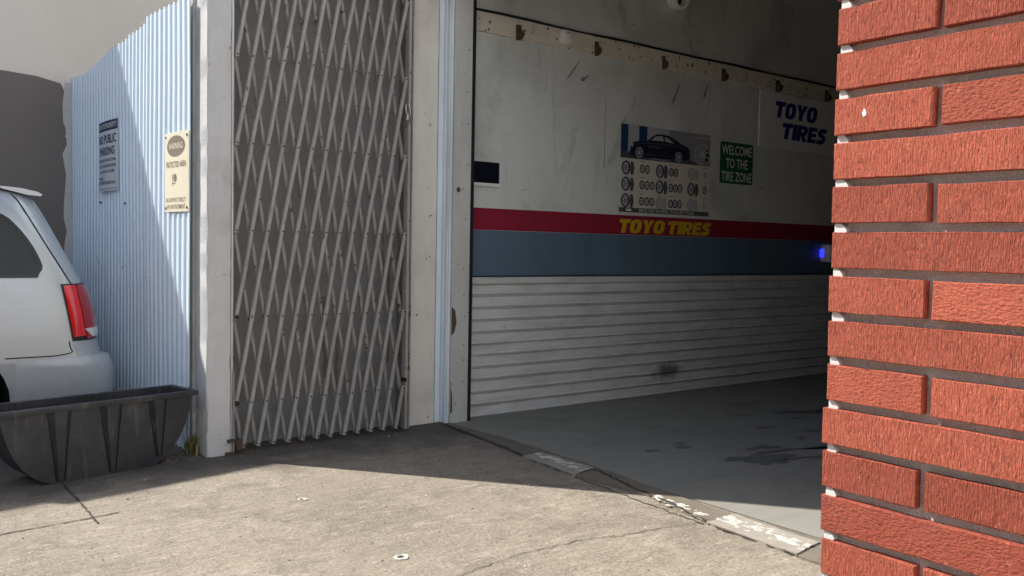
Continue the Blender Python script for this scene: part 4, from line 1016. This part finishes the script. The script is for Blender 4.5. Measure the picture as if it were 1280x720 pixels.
oT, iT = rim_loop(.026, .012, TH+.008); oM, _ = rim_loop(.030, .012, TH-.002); oB, iB = rim_loop(.028, .012, TH-.022)
_, o2 = rim_loop(.0, .012, TH-.010)
for A, B in ((oT, iT), (oM, oT), (oB, oM), (iT, o2), (iB, oB)):
    rmv.grid([A, B], True)
rmv.build('rim', M['tub'], tub, smooth=20)
for c in (-.345+.13, .02+.055, .285+.055):
    pass
for (ct, wt_, cb, wb, zb) in ((-.252, .115, -.245, .038, .012), (.045, .115, .055, .030, .012), (.335, .105, .345, .022, .055)):
    g = MB(); d = -.030
    g.add([TP(ct-wt_/2, .004, TH-.02), TP(ct-wt_/2+.022, d, TH-.02), TP(ct+wt_/2-.022, d, TH-.02), TP(ct+wt_/2, .004, TH-.02),
           TP(cb-wb/2, .004, zb), TP(cb-wb/2+.006, -.008, zb), TP(cb+wb/2-.006, -.008, zb), TP(cb+wb/2, .004, zb)], [(0,1,5,4),(1,2,6,5),(2,3,7,6),(4,5,6,7),(0,3,2,1)])
    g.build('rib', M['tub'], tub)
    for s in (-1, 1):
        e = MB(); e.tube([TP(ct+s*(wt_/2+.006), -.002, TH-.025), TP(cb+s*(wb/2+.004), -.002, zb+.004)], .0035, 5); e.build('groove', M['trimblack'], tub)

# ------------------------------------------------------------------ brick wall at the right
bk = thing('brick_wall', 'red combed brick wall end with deep mortar joints at the right edge of the yard', 'wall', (1.35, -.1, 0))
BX, BY0, CH, BH, JT = 1.20, .768, .0667, .0537, .0115
ZJ = 1.705                                        # centre of a bed joint; long-first course lies just below it
YE = -.92
MB().box((BX+.0145, YE, 0), (BX+.47, BY0-.004, 2.66)).build('mortar', M['mortar'], bk)
bvar = {}
def brick_mesh(L, D, k):
    mb = MB(); N_ = 8 if L > .2 else 5; j = lambda s=.0012: random.gauss(0, s)*.36
    def loop(x, ins, s, bulge=0):
        pts = []
        for i in range(N_+1): pts.append((x+j(s*.5), -L*i/N_+(ins if i == 0 else -ins if i == N_ else 0)*-1 + (0 if 0 < i < N_ else j(s)), ins+j(s)))
        for i in range(N_, -1, -1): pts.append((x+j(s*.5), -L*i/N_+(ins if i == 0 else -ins if i == N_ else 0)*-1 + (0 if 0 < i < N_ else j(s)), BH-ins+j(s)))
        return [Vector(p) for p in pts]
    A = loop(0, .0011, .0011); B = loop(.0012, 0, .0013); C = loop(D, 0, 0)
    n = len(A); mb.add(A, [list(range(n))]); mb.add(C, [list(range(n))[::-1]])
    mb.grid([A, B], True); mb.grid([B, C], True)
    import bmesh
    me = mb.mesh('brick', M['brick'])
    bm = bmesh.new(); bm.from_mesh(me); bmesh.ops.remove_doubles(bm, verts=bm.verts, dist=1e-6); bmesh.ops.recalc_face_normals(bm, faces=bm.faces); bm.to_mesh(me); bm.free()
    return me
def put_brick(y, z, L, D, x=None):
    key = (round(L, 4), round(D, 3), random.randrange(5))
    if key not in bvar: bvar[key] = brick_mesh(L, D, key[2])
    o = bpy.data.objects.new('brick', bvar[key])
    link(o, ((BX if x is None else x)+random.gauss(0, .0012), y, z), bk)
r = 0; z = ZJ
while z > .05: z -= CH; r -= 1
z0 = z; row = r
while z0 < 2.62:
    longf = (row % 2 != 0)                        # the course right below z = ZJ (row -1) starts with a long brick
    zb = z0 + (CH-BH)/2
    y = BY0 + random.gauss(0, .0012)
    first = True
    while y > YE+.02:
        L = .294 if (longf or not first) else .148
        if y-L < YE: L = max(.06, round(y-YE, 2))
        D = (.148 if longf else .294) if first else .09
        put_brick(y, zb+random.gauss(0, .0006), L, D)
        if first and longf: put_brick(BY0-.0002, zb, .10, .140, BX+.148+.0115)
        if first:
            e = random.uniform(.014, .021); q = MB(); hj = (CH-BH)/2+.0005
            q.prism(lambda u, v, d: Vector((BX+.0145-d, u, v)), [(BY0-.0035, z0-hj), (BY0-.0035, z0+hj), (BY0-e*.72, z0+hj), (BY0-e, z0+hj*.35), (BY0-e-.004, z0-hj*.5), (BY0-e-.003, z0-hj)], -.003, random.uniform(.0095, .0125)); q.build('mortar_plug', M['plug'], bk)
        if first: put_brick(BY0-.0004, zb, .10, .16, BX+.3115 if not longf else BX+.3115)
        y -= L+JT; first = False
    z0 += CH; row += 1
MB().box((BX-.02, YE-.01, 2.662), (BX+.50, BY0+.02, 2.72)).build('coping', M['strip'], bk, bevel=.006)
# white fleck on one brick face
FB = frame((BX-.0014, 0, 0), (0,-1,0), (0,0,1), (-1,0,0))
MB().prism(FB, [(-.7205,1.6015),(-.718,1.6005),(-.7155,1.6025),(-.7148,1.606),(-.716,1.6085),(-.7172,1.6115),(-.719,1.6125),(-.7202,1.609),(-.7218,1.606)], -.003, .0024).build('paint_fleck', M['white'], bk)
bpy.context.view_layer.update()
